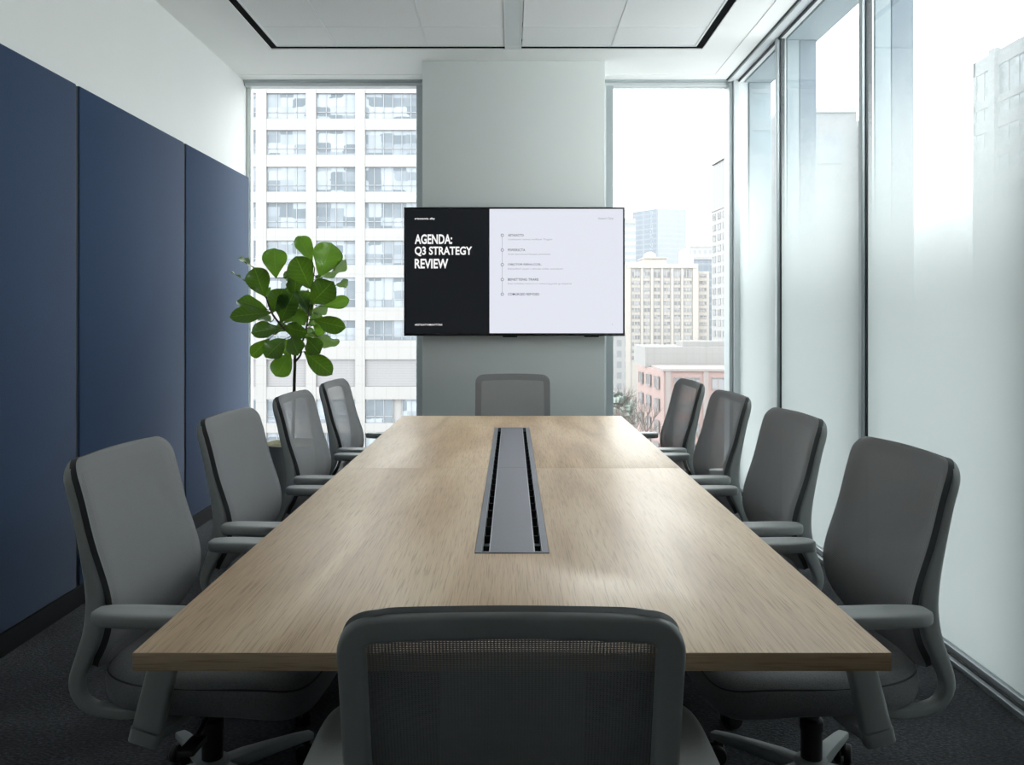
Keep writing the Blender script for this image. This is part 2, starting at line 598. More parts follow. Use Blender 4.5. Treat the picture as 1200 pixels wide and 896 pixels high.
# header channel above the side glazing
b = MB()
b.box(1.600, 1.612, GL_END, 6.06, ZC - .008, ZC + .001, mat=1)
b.rbox(1.612, 1.650, GL_END, 6.05, ZC - .022, ZC + .001, r=.002, seg=1)
b.rbox(1.650, 1.684, GL_END, 6.05, ZC - .014, ZC + .001, r=.002, seg=1)
b.box(1.684, 1.692, GL_END, 6.05, ZC - .030, ZC + .001, mat=1)
b.box(1.692, 1.725, GL_END, 6.05, ZC - .024, ZC + .001)
struct(b.build('trim_4', [M['alul'], M['alud']], smooth=30))
# bottom rail of the side glazing
b = MB()
b.rbox(1.655, 1.735, GL_END, 6.05, 0.0, 0.022, r=.002, seg=1)
b.box(1.672, 1.680, GL_END, 6.05, 0.0, 0.030, mat=1)
b.rbox(1.680, 1.728, GL_END, 6.05, 0.0, 0.052, r=.003, seg=1)
struct(b.build('trim_5', [M['alu'], M['alud']], smooth=30))
# overhanging slab edge outside, pale soffit
struct(MB().box(1.735, 1.94, GL_END, 6.3, ZC - .03, ZC + .25).build('trim_6', M['finl'], smooth=0))
struct(MB().box(XL, -1.965, 2.46, YB - .02, 0.0, 0.088).build('baseboard_left', M['base'], smooth=0))


def back_window(name, x0, x1, left_face, right_face):
    root = struct(empty(name, ((x0 + x1) / 2, YB, 0)))
    ox = (x0 + x1) / 2
    L = lambda q: q - ox
    f = MB()
    if x0 < -1:                       # against the side wall only a slim white jamb shows
        f.rbox(L(x0), L(x0 + left_face), .03, .09, .157, ZC - .045, r=.003, seg=1, mat=2)
    else:
        f.rbox(L(x0), L(x0 + left_face), -.03, .06, .157, ZC - .045, r=.003, seg=1, mat=0)
        f.rbox(L(x0), L(x0 + left_face * .5), -.045, -.03, .157, ZC - .045, r=.002, seg=1, mat=1)
    f.rbox(L(x1 - right_face), L(x1), -.03, .06, .157, ZC - .045, r=.003, seg=1, mat=0)
    f.rbox(L(x1 - right_face * .5), L(x1), -.045, -.03, .157, ZC - .045, r=.002, seg=1, mat=1)
    f.rbox(L(x0), L(x1), -.02, .06, ZC - .045, ZC + .001, r=.003, seg=1, mat=1)
    f.box(L(x0), L(x1), -.045, -.02, ZC - .018, ZC - .002, mat=0)
    f.rbox(L(x0), L(x1), -.03, .06, .142, .175, r=.003, seg=1, mat=1)
    f.build('window_frame', [M['alu'], M['alul'], M['wall']], root)
    MB().box(L(x0 + .01), L(x1 - .01), .012, .024, .17, ZC - .04).build('pane', M['pane'], root, smooth=0)
    MB().rbox(L(x0), L(x1), -.12, .11, 0.0, .145, r=.004, seg=1).build('window_sill', M['sill'], root)
    return root


back_window('window_1', -2.006, -0.622, .032, .095)
back_window('window_2', 0.645, 1.655, .115, .03)
# corner post where the far wall meets the side glazing
b = MB()
b.rbox(1.622, 1.650, YB - .05, YB + .10, 0, ZC, r=.003, seg=1)
b.rbox(1.650, 1.690, YB - .075, YB + .10, 0, ZC, r=.003, seg=1, mat=1)
b.rbox(1.690, 1.76, YB - .055, YB + .12, 0, ZC, r=.003, seg=1, mat=1)
struct(b.build('trim_7', [M['alu'], M['alul']]))

mull = [6.05, 5.14, 3.90, 2.60, GL_END]
for k in range(4):
    y1, y0 = mull[k], mull[k + 1]
    root = struct(empty('window_%d' % (3 + k), (XR, (y0 + y1) / 2, 0)))
    h = (y1 - y0) / 2
    MB().box(.004, .016, -h, h, .045, ZC - .022).build('pane', M['pane'], root, smooth=0)
    MB().box(.0005, .0015, -h, h, .052, ZC - .028).build('frosted_film', M['frost'], root, smooth=0)
    f = MB()
    f.rbox(-.026, .034, -h - .019, -h + .019, .02, ZC - .01, r=.003, seg=1)
    f.box(-.012, .020, -h + .019, -h + .026, .05, ZC - .02, mat=1)
    f.box(-.008, .020, -h - .028, -h - .019, .05, ZC - .02, mat=1)
    f.build('mullion', [M['alu'], M['alud']], root)
    if k < 3:
        f = MB()
        f.rbox(.036, .115, -h - .02, -h + .06, -.2, ZC - .03, r=.004, seg=1, mat=1)
        f.rbox(.115, .225, -h - .02, -h + .06, -.2, ZC - .03, r=.004, seg=1, mat=0)
        f.build('outer_fin', [M['fin'], M['finl']], root)
MBf = MB().rbox(1.765, 1.93, 6.03, 6.13, -.2, ZC - .03, r=.004, seg=1)
struct(MBf.build('trim_8', M['finl']))

# ------------------------------------------------------------------ acoustic panels on the left wall
ed = [6.085, 4.885, 3.68, 2.47]
LP = ['navy felt wall panel beside the window, behind the potted plant',
      'navy felt wall panel in the middle, between two dark joints',
      'navy felt wall panel nearest the camera, at the left edge of the photo']
for i in range(3):
    y1, y0 = ed[i] - .012, ed[i + 1] + .014
    o = MB().rbox(-.018, .020, -(y1 - y0) / 2, (y1 - y0) / 2, 0, 2.278, r=.007, seg=3).build(
        'acoustic_panel', M['navy'], loc=(-1.990, (y0 + y1) / 2, 0.09))
    tag(o, LP[i], 'wall panel', 'navy acoustic panels')
# dark joint backing behind the panels
b = MB()
for y in ed[1:3]:
    b.box(XL + .0002, -1.977, y - .0119, y + .0139, .09, 2.363)
struct(b.build('trim_9', M['base'], smooth=0))

# ------------------------------------------------------------------ table
TZ, TT = 0.740, 0.0315
TX, TY0, TY1, SEAM = 0.640, 1.366, 4.750, 3.075
table = empty('conference_table', (0, (TY0 + TY1) / 2, 0))
tag(table, 'long pale oak conference table with a grey cable trough down the middle', 'table')
ty = (TY0 + TY1) / 2
hw, hy0, hy1 = .0905, 1.947 - ty, 4.222 - ty
for (ya, yb, yn) in ((TY0 - ty, SEAM - ty - .0012, hy0), (TY1 - ty, SEAM - ty + .0012, hy1)):
    m = MB()
    m.poly([(-TX, ya), (TX, ya), (TX, yb), (hw, yb), (hw, yn), (-hw, yn), (-hw, yb), (-TX, yb)], TZ - TT, TZ, r=.0015)
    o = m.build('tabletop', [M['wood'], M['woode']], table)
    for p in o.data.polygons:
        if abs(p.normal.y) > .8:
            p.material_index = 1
# trough
tr = empty('cable_trough', (0, 0, TZ), parent=table)
m = MB()
FW, SW, CW = .0165, .0175, .0555
m.rbox(-hw + .001, -hw + FW, hy0 + .001, hy1 - .001, -.06, .002, r=.0008, seg=1)
m.rbox(hw - FW, hw - .001, hy0 + .001, hy1 - .001, -.06, .002, r=.0008, seg=1)
m.rbox(-hw + FW, hw - FW, hy0 + .001, hy0 + .012, -.06, .002, r=.0008, seg=1)
m.rbox(-hw + FW, hw - FW, hy1 - .012, hy1 - .001, -.06, .002, r=.0008, seg=1)
m.build('flange', M['metal'], tr)
m = MB()
m.box(-hw + FW, hw - FW, hy0 + .01, hy1 - .01, -.062, -.058)
yy = hy0 + .012
while yy < hy1 - .03:
    yy += .096
    for s in (-1, 1):
        m.box(s * .0645 - .0088, s * .0645 + .0088, yy - .002, yy + .002, -.058, -.012)
m.build('slot_tray', M['slot'], tr, smooth=0)
for (ya, yb) in ((hy0 + .012, SEAM - ty - .001), (SEAM - ty + .001, hy1 - .012)):
    m = MB()
    m.rbox(-CW + .0025, CW - .0025, ya, yb, -.014, .0012, r=.0006, seg=1)
    for s in (-1, 1):
        m.box(s * (CW - .0012) - .0012, s * (CW - .0012) + .0012, ya, yb, -.03, .0016, mat=1)
    m.build('trough_cover', [M['metal'], M['metall']], tr)
m = MB()
for s in (-1, 1):
    m.box(s * (hw - FW - .0008) - .0008, s * (hw - FW - .0008) + .0008, hy0 + .012, hy1 - .012, -.03, .0024)
m.build('edge_strip', M['metall'], tr, smooth=0)
for y in (-1.05, 1.05):
    m = MB()
    m.rbox(-.16, .16, y - .22, y + .22, .03, TZ - TT, r=.01, seg=2)
    m.rbox(-.24, .24, y - .28, y + .28, 0, .03, r=.008, seg=2)
    m.build('pedestal', M['plastic'], table)
MB().rbox(-.05, .05, -.83, .83, .58, .66, r=.006).build('beam', M['plastic'], table)


# ------------------------------------------------------------------ chairs
def catmull(P, per=8):
    out = []
    n = len(P)
    for i in range(n - 1):
        p0, p1, p2, p3 = P[max(0, i - 1)], P[i], P[i + 1], P[min(n - 1, i + 2)]
        for k in range(per):
            t = k / per
            out.append(tuple(0.5 * ((2 * b) + (-a + c) * t + (2 * a - 5 * b + 4 * c - d) * t * t + (-a + 3 * b - 3 * c + d) * t ** 3)
                             for a, b, c, d in zip(p0, p1, p2, p3)))
    out.append(tuple(P[-1]))
    return out


# rear outline of the chair seen from the side: (y, z), from below the seat round and up to the top
PROF = [(.03, .352), (-.07, .350), (-.165, .352), (-.222, .366), (-.252, .402), (-.256, .445), (-.238, .500), (-.217, .560),
        (-.209, .620), (-.214, .690), (-.228, .770), (-.245, .850), (-.259, .902), (-.271, .962)]
PR = catmull(PROF, 10)
SL = [0.0]
for a, c in zip(PR, PR[1:]):
    SL.append(SL[-1] + math.hypot(c[0] - a[0], c[1] - a[1]))


def prof(s):
    """(y, z) and outward normal at arc length s of the side outline"""
    over = max(0.0, s - SL[-1])
    s = max(0.0, min(SL[-1] - 1e-6, s))
    lo, hi = 0, len(SL) - 1
    while hi - lo > 1:
        mid = (lo + hi) // 2
        if SL[mid] <= s:
            lo = mid
        else:
            hi = mid
    t = (s - SL[lo]) / (SL[lo + 1] - SL[lo])
    y = PR[lo][0] * (1 - t) + PR[lo + 1][0] * t
    z = PR[lo][1] * (1 - t) + PR[lo + 1][1] * t
    i0, i1 = max(0, lo - 1), min(len(PR) - 1, lo + 2)
    ty_, tz_ = PR[i1][0] - PR[i0][0], PR[i1][1] - PR[i0][1]
    l = math.hypot(ty_, tz_)
    return y + over * ty_ / l, z + over * tz_ / l, -tz_ / l, ty_ / l


def s_of_z(z):
    """arc length at which the rising back reaches height z"""
    for i in range(len(PR) - 1, 0, -1):
        if PR[i - 1][1] <= z <= PR[i][1]:
            t = (z - PR[i - 1][1]) / (PR[i][1] - PR[i - 1][1])
            return SL[i - 1] + t * (SL[i] - SL[i - 1])
    return SL[-1]


STOP = SL[-1]


def round_rect(w, h, r, n=3):
    out = []
    for cx, cy, a0 in ((w / 2 - r, h / 2 - r, 0), (-w / 2 + r, h / 2 - r, 90), (-w / 2 + r, -h / 2 + r, 180), (w / 2 - r, -h / 2 + r, 270)):
        for k in range(n + 1):
            a = math.radians(a0 + 90 * k / n)
            out.append((cx + r * math.cos(a), cy + r * math.sin(a)))
    return out


HWF = .2095            # half width to the centre line of the frame
FD = .026              # frame depth


def frame_width(s):
    y, z, _, _ = prof(s)
    if y > -.12 and z < .4:
        return .150 + (.03 - y) / .15 * .045
    t = min(1, max(0, (z - .36) / .22))
    return .196 + (HWF - .196) * t


def superellipse(a, bb, n, k=48):
    out = []
    for q in range(k):
        t = 2 * PI * q / k
        c, s = math.cos(t), math.sin(t)
        out.append((a * math.copysign(abs(c) ** (2 / n), c), bb * math.copysign(abs(s) ** (2 / n), s)))
    return out


def make_chair():
    root = empty('office_chair')
    # ---- frame: one band rising from under the seat, over the top and down the other side
    pts, Ns, scl = [], [], []
    RC = .034
    side = []
    n_ = 46
    s_c = STOP - .018 - RC
    for i in range(n_ + 1):
        s = s_c * i / n_
        side.append((frame_width(s), s))
    for k in range(1, 9):
        a = PI / 2 * k / 8
        side.append((HWF - RC + RC * math.cos(a), s_c + RC * math.sin(a)))
    top = []
    for k in range(1, 12):
        x = (HWF - RC) * (1 - k / 11 * 1.0)
        top.append((x, s_c + RC + .006 * (1 - (x / (HWF - RC)) ** 2)))
    half = side + top
    full = [(x, s) for x, s in half] + [(-x, s) for x, s in reversed(half[:-1])]
    for x, s in full:
        y, z, ny, nz = prof(s)
        dep = FD * (1 + .80 * math.exp(-((z - .60) / .13) ** 2) * (y < -.15 and z > .40))
        pts.append((x, y - ny * dep / 2, z - nz * dep / 2))
        Ns.append((0, ny, nz))
        w = 1.0 if s > .62 else .80 + .20 * min(1, s / .62)
        scl.append((w, dep / FD))
    m = MB()
    m.sweep(pts, Ns, round_rect(.037, FD, .007, 3), scale=scl)
    # cross bar joining both ends under the seat
    m.rbox(-.165, .165, -.02, .045, .346, .372, r=.008, seg=2)
    m.build('backrest_frame', M['plastic'], root, smooth=50)
    # ---- knitted back stretched over the front of the frame
    zs = []
    z0, z1 = .455, .985
    rows = 44
    tc = .051
    vs, uvs, idx = [], [], []
    nu = 24

    def wid(z):
        w = .2265
        if z < .62:
            t = (.62 - z) / .165
            w -= .052 * t * t
        return w

    s_lo, s_hi = s_of_z(z0), STOP + .0015
    ss = [s_lo + (s_hi - tc - s_lo) * i / 34 for i in range(35)]
    ss += [s_hi - tc + tc * math.sin(PI / 2 * k / 9) for k in range(1, 10)]
    brow = [s_lo + .035 * (1 - math.cos(PI / 2 * k / 5)) for k in range(6)]
    grid = []
    for s in ss:
        y, z, ny, nz = prof(s)
        w = wid(z)
        if s > s_hi - tc:
            q = (s - (s_hi - tc)) / tc
            w = w - tc + tc * math.sqrt(max(0, 1 - q * q)) * .999
        if s < s_lo + .05:
            q = (s_lo + .05 - s) / .05
            w = w - .05 + .05 * math.sqrt(max(0, 1 - q * q * .98))
        zt = min(1, max(0, (z - .46) / .5))
        bul = math.exp(-((z - .60) / .12) ** 2)
        off = FD + .007 + .030 * bul
        row = []
        for iu in range(nu + 1):
            u = -1 + 2 * iu / nu
            x = u * w
            o2 = off + .014 * (abs(x) / .2265) ** 2.2 * (1 - .6 * max(0, (z - .9) / .085))
            if s > s_hi - tc:
                o2 -= .010 * ((s - (s_hi - tc)) / tc) ** 2
            o2 -= .006 * max(0, (abs(u) - .86) / .14) ** 2
            arch = .006 * (1 - (x / .176) ** 2) * max(0, (z - .8) / .185) if abs(x) < .176 else 0
            row.append(((x, y - ny * o2, z - nz * o2 + arch), (x, s), (x, y - ny * (o2 - .016), z - nz * (o2 - .016) + arch)))
        grid.append(row)
    m = MB()
    uv = []
    for row in grid:
        for p, t, _ in row:
            m.v.append(p)
            uv.append(t)
    W = nu + 1
    for i in range(len(grid) - 1):
        for j in range(nu):
            m.f.append((i * W + j, i * W + j + 1, (i + 1) * W + j + 1, (i + 1) * W + j))
            m.m.append(0)
    # second face of the spacer knit, two millimetres behind the first
    o0 = len(m.v)
    for row in grid:
        for p, t, q in row:
            d = Vector(q) - Vector(p)
            m.v.append(tuple(Vector(p) + d.normalized() * .0012))
            uv.append(t)
    for i in range(len(grid) - 1):
        for j in range(nu):
            m.f.append((o0 + i * W + j, o0 + (i + 1) * W + j, o0 + (i + 1) * W + j + 1, o0 + i * W + j + 1))
            m.m.append(0)
    # rim: folded edge going back to the frame
    loop = [(0, j) for j in range(W)] + [(i, W - 1) for i in range(1, len(grid))] + \
           [(len(grid) - 1, j) for j in range(W - 2, -1, -1)] + [(i, 0) for i in range(len(grid) - 2, 0, -1)]
    o1 = len(m.v)
    for i, j in loop:
        m.v.append(grid[i][j][0])
        uv.append(grid[i][j][1])
    o2 = len(m.v)
    for i, j in loop:
        m.v.append(grid[i][j][2])
        uv.append(grid[i][j][1])
    k = len(loop)
    for q in range(k):
        r = (q + 1) % k
        m.f.append((o1 + q, o1 + r, o2 + r, o2 + q))
        m.m.append(1)
    m.build('backrest', [M['mesh'], M['trim']], root, smooth=60, uv=uv, recalc=True)
    # ---- seat cushion
    m = MB()
    sy, a_, b_ = .052, .247, .265
    lay = [(.372, .86), (.376, .93), (.388, .975), (.405, .996), (.425, 1.0), (.442, .992), (.455, .972), (.464, .94), (.470, .88), (.473, .75), (.472, .5), (.470, .25)]
    K = 56

    def droop(y, z):
        q = max(0, (y - .14) / .18)
        return z - .040 * q * q - .010 * max(0, 1 - ((y - .03) / .2) ** 2) * (z > .45)

    vs = []
    for z, sc in lay:
        for (x, y) in superellipse(a_ * sc, b_ * sc, 4.2, K):
            x *= 1 - .10 * max(0, -y / b_) ** 2
            vs.append((x, y + sy, droop(y + sy, z)))
    fs = []
    for i in range(len(lay) - 1):
        for q in range(K):
            r = (q + 1) % K
            fs.append((i * K + q, i * K + r, (i + 1) * K + r, (i + 1) * K + q))
    fs.append(tuple(reversed(range(K))))
    vs.append((0, sy, droop(sy, .468)))
    for q in range(K):
        fs.append(((len(lay) - 1) * K + q, (len(lay) - 1) * K + (q + 1) % K, len(vs) - 1))
    m.add(vs, fs)
    seat = m.build('seat', M['seat'], root, smooth=60)
    m = MB()
    path = []
    for (x, y) in superellipse(a_ * .980, b_ * .980, 4.2, K):
        x *= 1 - .10 * max(0, -y / b_) ** 2
        path.append((x, y + sy, droop(y + sy, .4515) + .0005))
    m.sweep(path, (0, 0, 1), [(.0022 * math.cos(2 * PI * q / 6), .0022 * math.sin(2 * PI * q / 6)) for q in range(6)], closed=True)
    m.build('seat_piping', M['trim'], seat, smooth=60)
    # ---- seat pan and tilt mechanism
    m = MB()
    vs = []
    for z, sc in ((.352, .70), (.360, .82), (.374, .88), (.380, .88)):
        for (x, y) in superellipse(.24 * sc, .24 * sc, 4, 40):
            vs.append((x, y + sy, z - (.03 * max(0, (y + sy - .14) / .18) ** 2)))
    fs = [tuple(reversed(range(40)))]
    for i in range(3):
        for q in range(40):
            r = (q + 1) % 40
            fs.append((i * 40 + q, i * 40 + r, (i + 1) * 40 + r, (i + 1) * 40 + q))
    m.add(vs, fs)
    m.build('seat_pan', M['plastic'], root, smooth=50)
    m = MB()
    m.rbox(-.085, .085, -.11, .13, .312, .356, r=.014, seg=3)
    m.build('tilt_mechanism', M['black'], root)
    m = MB()
    m.tube([(.08, .05, .335), (.15, .055, .333), (.20, .055, .318)], .006, 8)
    m.rbox(.185, .262, .035, .075, .296, .312, r=.006, seg=2)
    m.build('lever', M['black'], root)
    # ---- armrests
    for sgn in (-1, 1):
        m = MB()
        ax, ay = sgn * .292, .028
        lay2 = [(.613, .80), (.614, .90), (.619, .975), (.628, 1.0), (.636, .985), (.641, .945), (.6435, .86), (.6440, .6), (.6438, .3)]
        K2 = 40
        vs = []
        for z, sc in lay2:
            d = (1 - sc) * .042
            for (x, y) in superellipse(.042 - d, .172 - d, 3.6, K2):
                x *= 1 - .12 * max(0, y / .19) ** 3
                bend = -.010 * max(0, (y - .05) / .14) ** 2
                vs.append((ax + x, ay + y, z + bend))
        fs = [tuple(reversed(range(K2)))]
        for i in range(len(lay2) - 1):
            for q in range(K2):
                r = (q + 1) % K2
                fs.append((i * K2 + q, i * K2 + r, (i + 1) * K2 + r, (i + 1) * K2 + q))
        fs.append(tuple((len(lay2) - 1) * K2 + q for q in range(K2)))
        m.add(vs, fs)
        arm = m.build('armrest', M['plastic'], root, smooth=50)
        # leaning post with a collar and the bracket to the seat
        m = MB()
        P = [(sgn * .294, .052, .618), (sgn * .298, .034, .56), (sgn * .302, .012, .47), (sgn * .303, -.008, .385)]
        P = catmull(P, 5)
        m.sweep(P, (1, 0, 0), round_rect(.066, .034, .010, 3), scale=[(.88 + .16 * i / (len(P) - 1), 1) for i in range(len(P))])
        m.build('arm_post', M['plastic'], arm, smooth=40)
        m = MB()
        m.sweep([(sgn * .303, -.010, .383), (sgn * .301, -.018, .352)], (1, 0, 0), round_rect(.070, .037, .011, 3))
        Pb = [(sgn * .288, -.014, .360), (sgn * .235, -.010, .352), (sgn * .16, -.005, .350)]
        m.sweep(Pb, (0, 0, 1), round_rect(.060, .026, .008, 2))
        m.build('arm_bracket', M['plastic'], arm, smooth=40)
    # ---- gas column
    m = MB()
    m.lathe([(.016, .30), (.016, .235), (.027, .232), (.027, .150), (.024, .145)][::-1], seg=24)
    m.lathe([(.030, .232), (.030, .255), (.021, .262), (.021, .315)], seg=24)
    m.build('gas_column', M['black'], root)
    # ---- five-star base
    m = MB()
    m.lathe([(.030, .085), (.046, .092), (.048, .125), (.040, .152), (.028, .156)], seg=30)
    base = m.build('base', M['plastic'], root)
    for k in range(5):
        a = math.radians(90 + 72 * k + 36)
        d = Vector((math.cos(a), math.sin(a), 0))
        m = MB()
        P = [d * .03 + Vector((0, 0, .120)), d * .10 + Vector((0, 0, .116)), d * .20 + Vector((0, 0, .102)), d * .285 + Vector((0, 0, .088)), d * .325 + Vector((0, 0, .080))]
        m.sweep(P, (0, 0, 1), round_rect(.05, .042, .010, 2), scale=[(1.0, 1.0), (.92, .9), (.78, .72), (.70, .58), (.60, .5)])
        m.build('base_leg', M['plastic'], base, smooth=40)
        m = MB()
        c = d * .315
        rot = Matrix.Translation(Vector((c.x, c.y, 0))) @ Matrix.Rotation(a + .6 * k, 4, 'Z')
        w = MB()
        for s in (-1, 1):
            w.lathe([(.018, -.001), (.026, .0), (.029, .004), (.029, .016), (.026, .020), (.012, .021)] if s > 0 else
                    [(.012, -.021), (.026, -.020), (.029, -.016), (.029, -.004), (.026, .0), (.018, .001)], c=(s * .004, 0, .029), seg=20, axis='x')
        w.lathe([(.009, .045), (.009, .078)], seg=12)
        w.rbox(-.006, .006, -.020, .020, .03, .063, r=.004, seg=2)
        w.v = [tuple(rot @ Vector(v)) for v in w.v]
        w.build('caster', M['black'], base)
    return root


proto = make_chair()
GRP = 'grey mesh office chairs round the table'
#        hub X,  Y,    yaw (deg),  label
seats = [(-.785, 2.125, -94.5, 'grey mesh office chair nearest the camera on the navy panel side'),
         (-.770, 2.900, -94.5, 'grey mesh office chair second from the camera on the navy panel side'),
         (-.752, 3.690, -94.0, 'grey mesh office chair third from the camera on the navy panel side'),
         (-.730, 4.440, -94.0, 'grey mesh office chair farthest from the camera on the navy panel side'),
         (.785, 2.125, 94.5, 'grey mesh office chair nearest the camera on the frosted glass side'),
         (.770, 2.900, 94.5, 'grey mesh office chair second from the camera on the frosted glass side'),
         (.752, 3.690, 94.0, 'grey mesh office chair third from the camera on the frosted glass side'),
         (.730, 4.440, 94.0, 'grey mesh office chair farthest from the camera on the frosted glass side'),
         (.004, 4.715, 180.0, 'grey mesh office chair at the far table end, under the wall screen'),
         (-.001, 1.312, 0.0, 'grey mesh office chair seen from behind at the near table end')]
for i, (x, y, a, lab) in enumerate(seats):
    c = proto if i == 0 else copy_tree(proto)
    c.location = (x, y, 0)
    c.rotation_euler = (0, 0, math.radians(a))
    tag(c, lab, 'chair', GRP)
    turn = math.radians((22.5, 40, 5, 60, -22.5, -35, 10, 25, 0, 15)[i])
    for ch in KIDS(c):
        if ch.name.split('.')[0] == 'base':
            ch.rotation_euler = (0, 0, turn)
    if i == 9:                       # this seat is set lower on its gas column
        for ch in KIDS(c):
            if ch.name.split('.')[0] == 'gas_column':
                ch.scale = (1, 1, .80)
                ch.location.z = .03
            elif ch.name.split('.')[0] != 'base':
                ch.location.z -= .047

# ------------------------------------------------------------------ wall screen
TVY = 5.545
tl, trr = at(473.2, 242.5, TVY), at(732.3, 393.5, TVY)
tv = empty('wall_screen', ((tl.x + trr.x) / 2, TVY, (tl.z + trr.z) / 2))
tag(tv, 'black framed wall screen showing the Q3 agenda slide', 'screen')
W2, H2 = (trr.x - tl.x) / 2, (tl.z - trr.z) / 2
m = MB()
BZ = .012
m.rbox(-W2, -W2 + BZ, 0, .045, -H2, H2, r=.003)
m.rbox(W2 - BZ, W2, 0, .045, -H2, H2, r=.003)
m.rbox(-W2 + .004, W2 - .004, 0, .045, H2 - BZ, H2, r=.003)
m.rbox(-W2 + .004, W2 - .004, 0, .045, -H2, -H2 + .019, r=.003)
m.build('bezel', M['bezel'], tv)
m = MB()
m.rbox(-W2 + .004, W2 - .004, .012, .05, -H2 + .004, H2 - .004, r=.003)
m.rbox(-.45, .45, .05, .0795, -.28, .28, r=.004)
m.build('back_cover', M['bezel'], tv)
m = MB()
m.rbox(-.03 - .05, -.03 + .05, .01, .03, -H2 - .009, -H2 + .004, r=.002)
m.build('sensor', M['bezel'], tv)
m = MB()
m.rbox(.48, .58, .01, .03, -H2 - .008, -H2 + .004, r=.002)
m.build('port_cover', M['bezel'], tv)
PXM = TVY / F                # metres per photo pixel at the screen
SX = (573.6 - CX) * PXM - tv.location.x
m = MB()
m.box(-W2 + BZ, SX, .0085, .013, -H2 + .019, H2 - BZ, mat=0)
m.box(SX, W2 - BZ, .0085, .013, -H2 + .019, H2 - BZ, mat=1)
scr = m.build('display', [screen_mat('slide_dark', (0.0085, 0.0100, 0.0125)), screen_mat('slide_pale', (0.775, 0.80, 0.88))], tv, smooth=0)
E_white = emit('slide_white', (0.95, 0.95, 0.95))
E_dark = emit('slide_text_grey', (0.11, 0.11, 0.13))
E_mid = emit('slide_text_pale_grey', (0.34, 0.34, 0.38))


def lettering(txt, x0, x1, ytop, ybot, mat, bold=0.0, name='lettering'):
    """text stretched to photo pixel box x0..x1, ytop..ybot on the display"""
    cu = bpy.data.curves.new('lettering', 'FONT')
    cu.body = txt
    cu.size = 1.0
    cu.offset = bold
    cu.resolution_u = 3
    tmp = bpy.data.objects.new('lettering_tmp', cu)
    COL.objects.link(tmp)
    bpy.context.view_layer.update()
    me = bpy.data.meshes.new_from_object(tmp.evaluated_get(bpy.context.evaluated_depsgraph_get()))
    bpy.data.objects.remove(tmp)
    bpy.data.curves.remove(cu)
    X = [v.co.x for v in me.vertices]
    Y = [v.co.y for v in me.vertices]
    a, b_, c, d = min(X), max(X), min(Y), max(Y)
    px0, px1 = (x0 - CX) * PXM - tv.location.x, (x1 - CX) * PXM - tv.location.x
    pz0, pz1 = CAMZ + (HY - ybot) * PXM - tv.location.z, CAMZ + (HY - ytop) * PXM - tv.location.z
    for v in me.vertices:
        v.co = ((v.co.x - a) / (b_ - a) * (px1 - px0) + px0, .0078, (v.co.y - c) / (d - c) * (pz1 - pz0) + pz0)
    me.materials.clear()
    me.materials.append(mat)
    me.name = name
    o = bpy.data.objects.new(name, me)
    COL.objects.link(o)
    o.parent = scr
    return o


lettering('AGENDA:', 485.8, 529.8, 274.2, 285.8, E_white, .028, 'heading_lettering')
lettering('Q3 STRATEGY', 485.8, 553.2, 288.6, 300.2, E_white, .028, 'heading_lettering')
lettering('REVIEW', 485.8, 525.2, 303.0, 314.4, E_white, .028, 'heading_lettering')
lettering('artenosovta. aflay', 485.8, 509.5, 254.6, 257.6, E_white, .02)
lettering('ARETSUATTAMAATTONS', 485.8, 518.2, 379.2, 381.4, E_white, .01)
lettering('Huntaarrt Cla/te', 701.2, 718.8, 254.2, 257.0, E_mid, .0)
rows = [(273.9, 'AETAIACTO', 613.6, 'Goaltsuans leamst wolfistar Tiogam', 647.3),
        (291.2, 'PSWERSCTA', 615.6, 'Soalt ausroucenrhauane pantanast', 645.0),
        (308.4, 'OBJCTOR RERALCCEL.', 634.8, 'Etlesuifharl yaoan t alocaba aiefity soaentsant', 660.0),
        (325.8, 'BENETTENG TRARE', 631.2, 'Eout forlstihan loaro in ca oameorttg pratit gorespamas', 670.0),
        (343.1, 'COMURGED REFVDED', 632.0, None, 0)]
for y, t1, x1, t2, x2 in rows:
    lettering(t1, 595.2, x1, y, y + 2.9, E_dark, .012)
    if t2:
        lettering(t2, 595.4, x2, y + 5.3, y + 7.9, E_mid, .0)
lettering('v', 717.3, 718.3, 379.2, 380.6, E_mid)
# timeline: a hairline and five rings
m = MB()
lx = (588.6 - CX) * PXM - tv.location.x
zz = [CAMZ + (HY - (y + 1.5)) * PXM - tv.location.z for y in (273.9, 291.2, 308.4, 325.8, 343.1)]
for a, b_ in zip(zz, zz[1:]):
    m.box(lx - .0012, lx + .0012, .0072, .0084, b_ + .009, a - .009)
m.build('timeline_line', E_mid, scr, smooth=0)
for z in zz:
    m = MB()
    m.sweep([(lx + .0088 * math.cos(2 * PI * q / 20), .0078, z + .0088 * math.sin(2 * PI * q / 20)) for q in range(20)], (0, 1, 0),
            [(.0017, .0004), (-.0017, .0004), (-.0017, -.0004), (.0017, -.0004)], closed=True)
    m.build('timeline_ring', E_dark, scr, smooth=0)

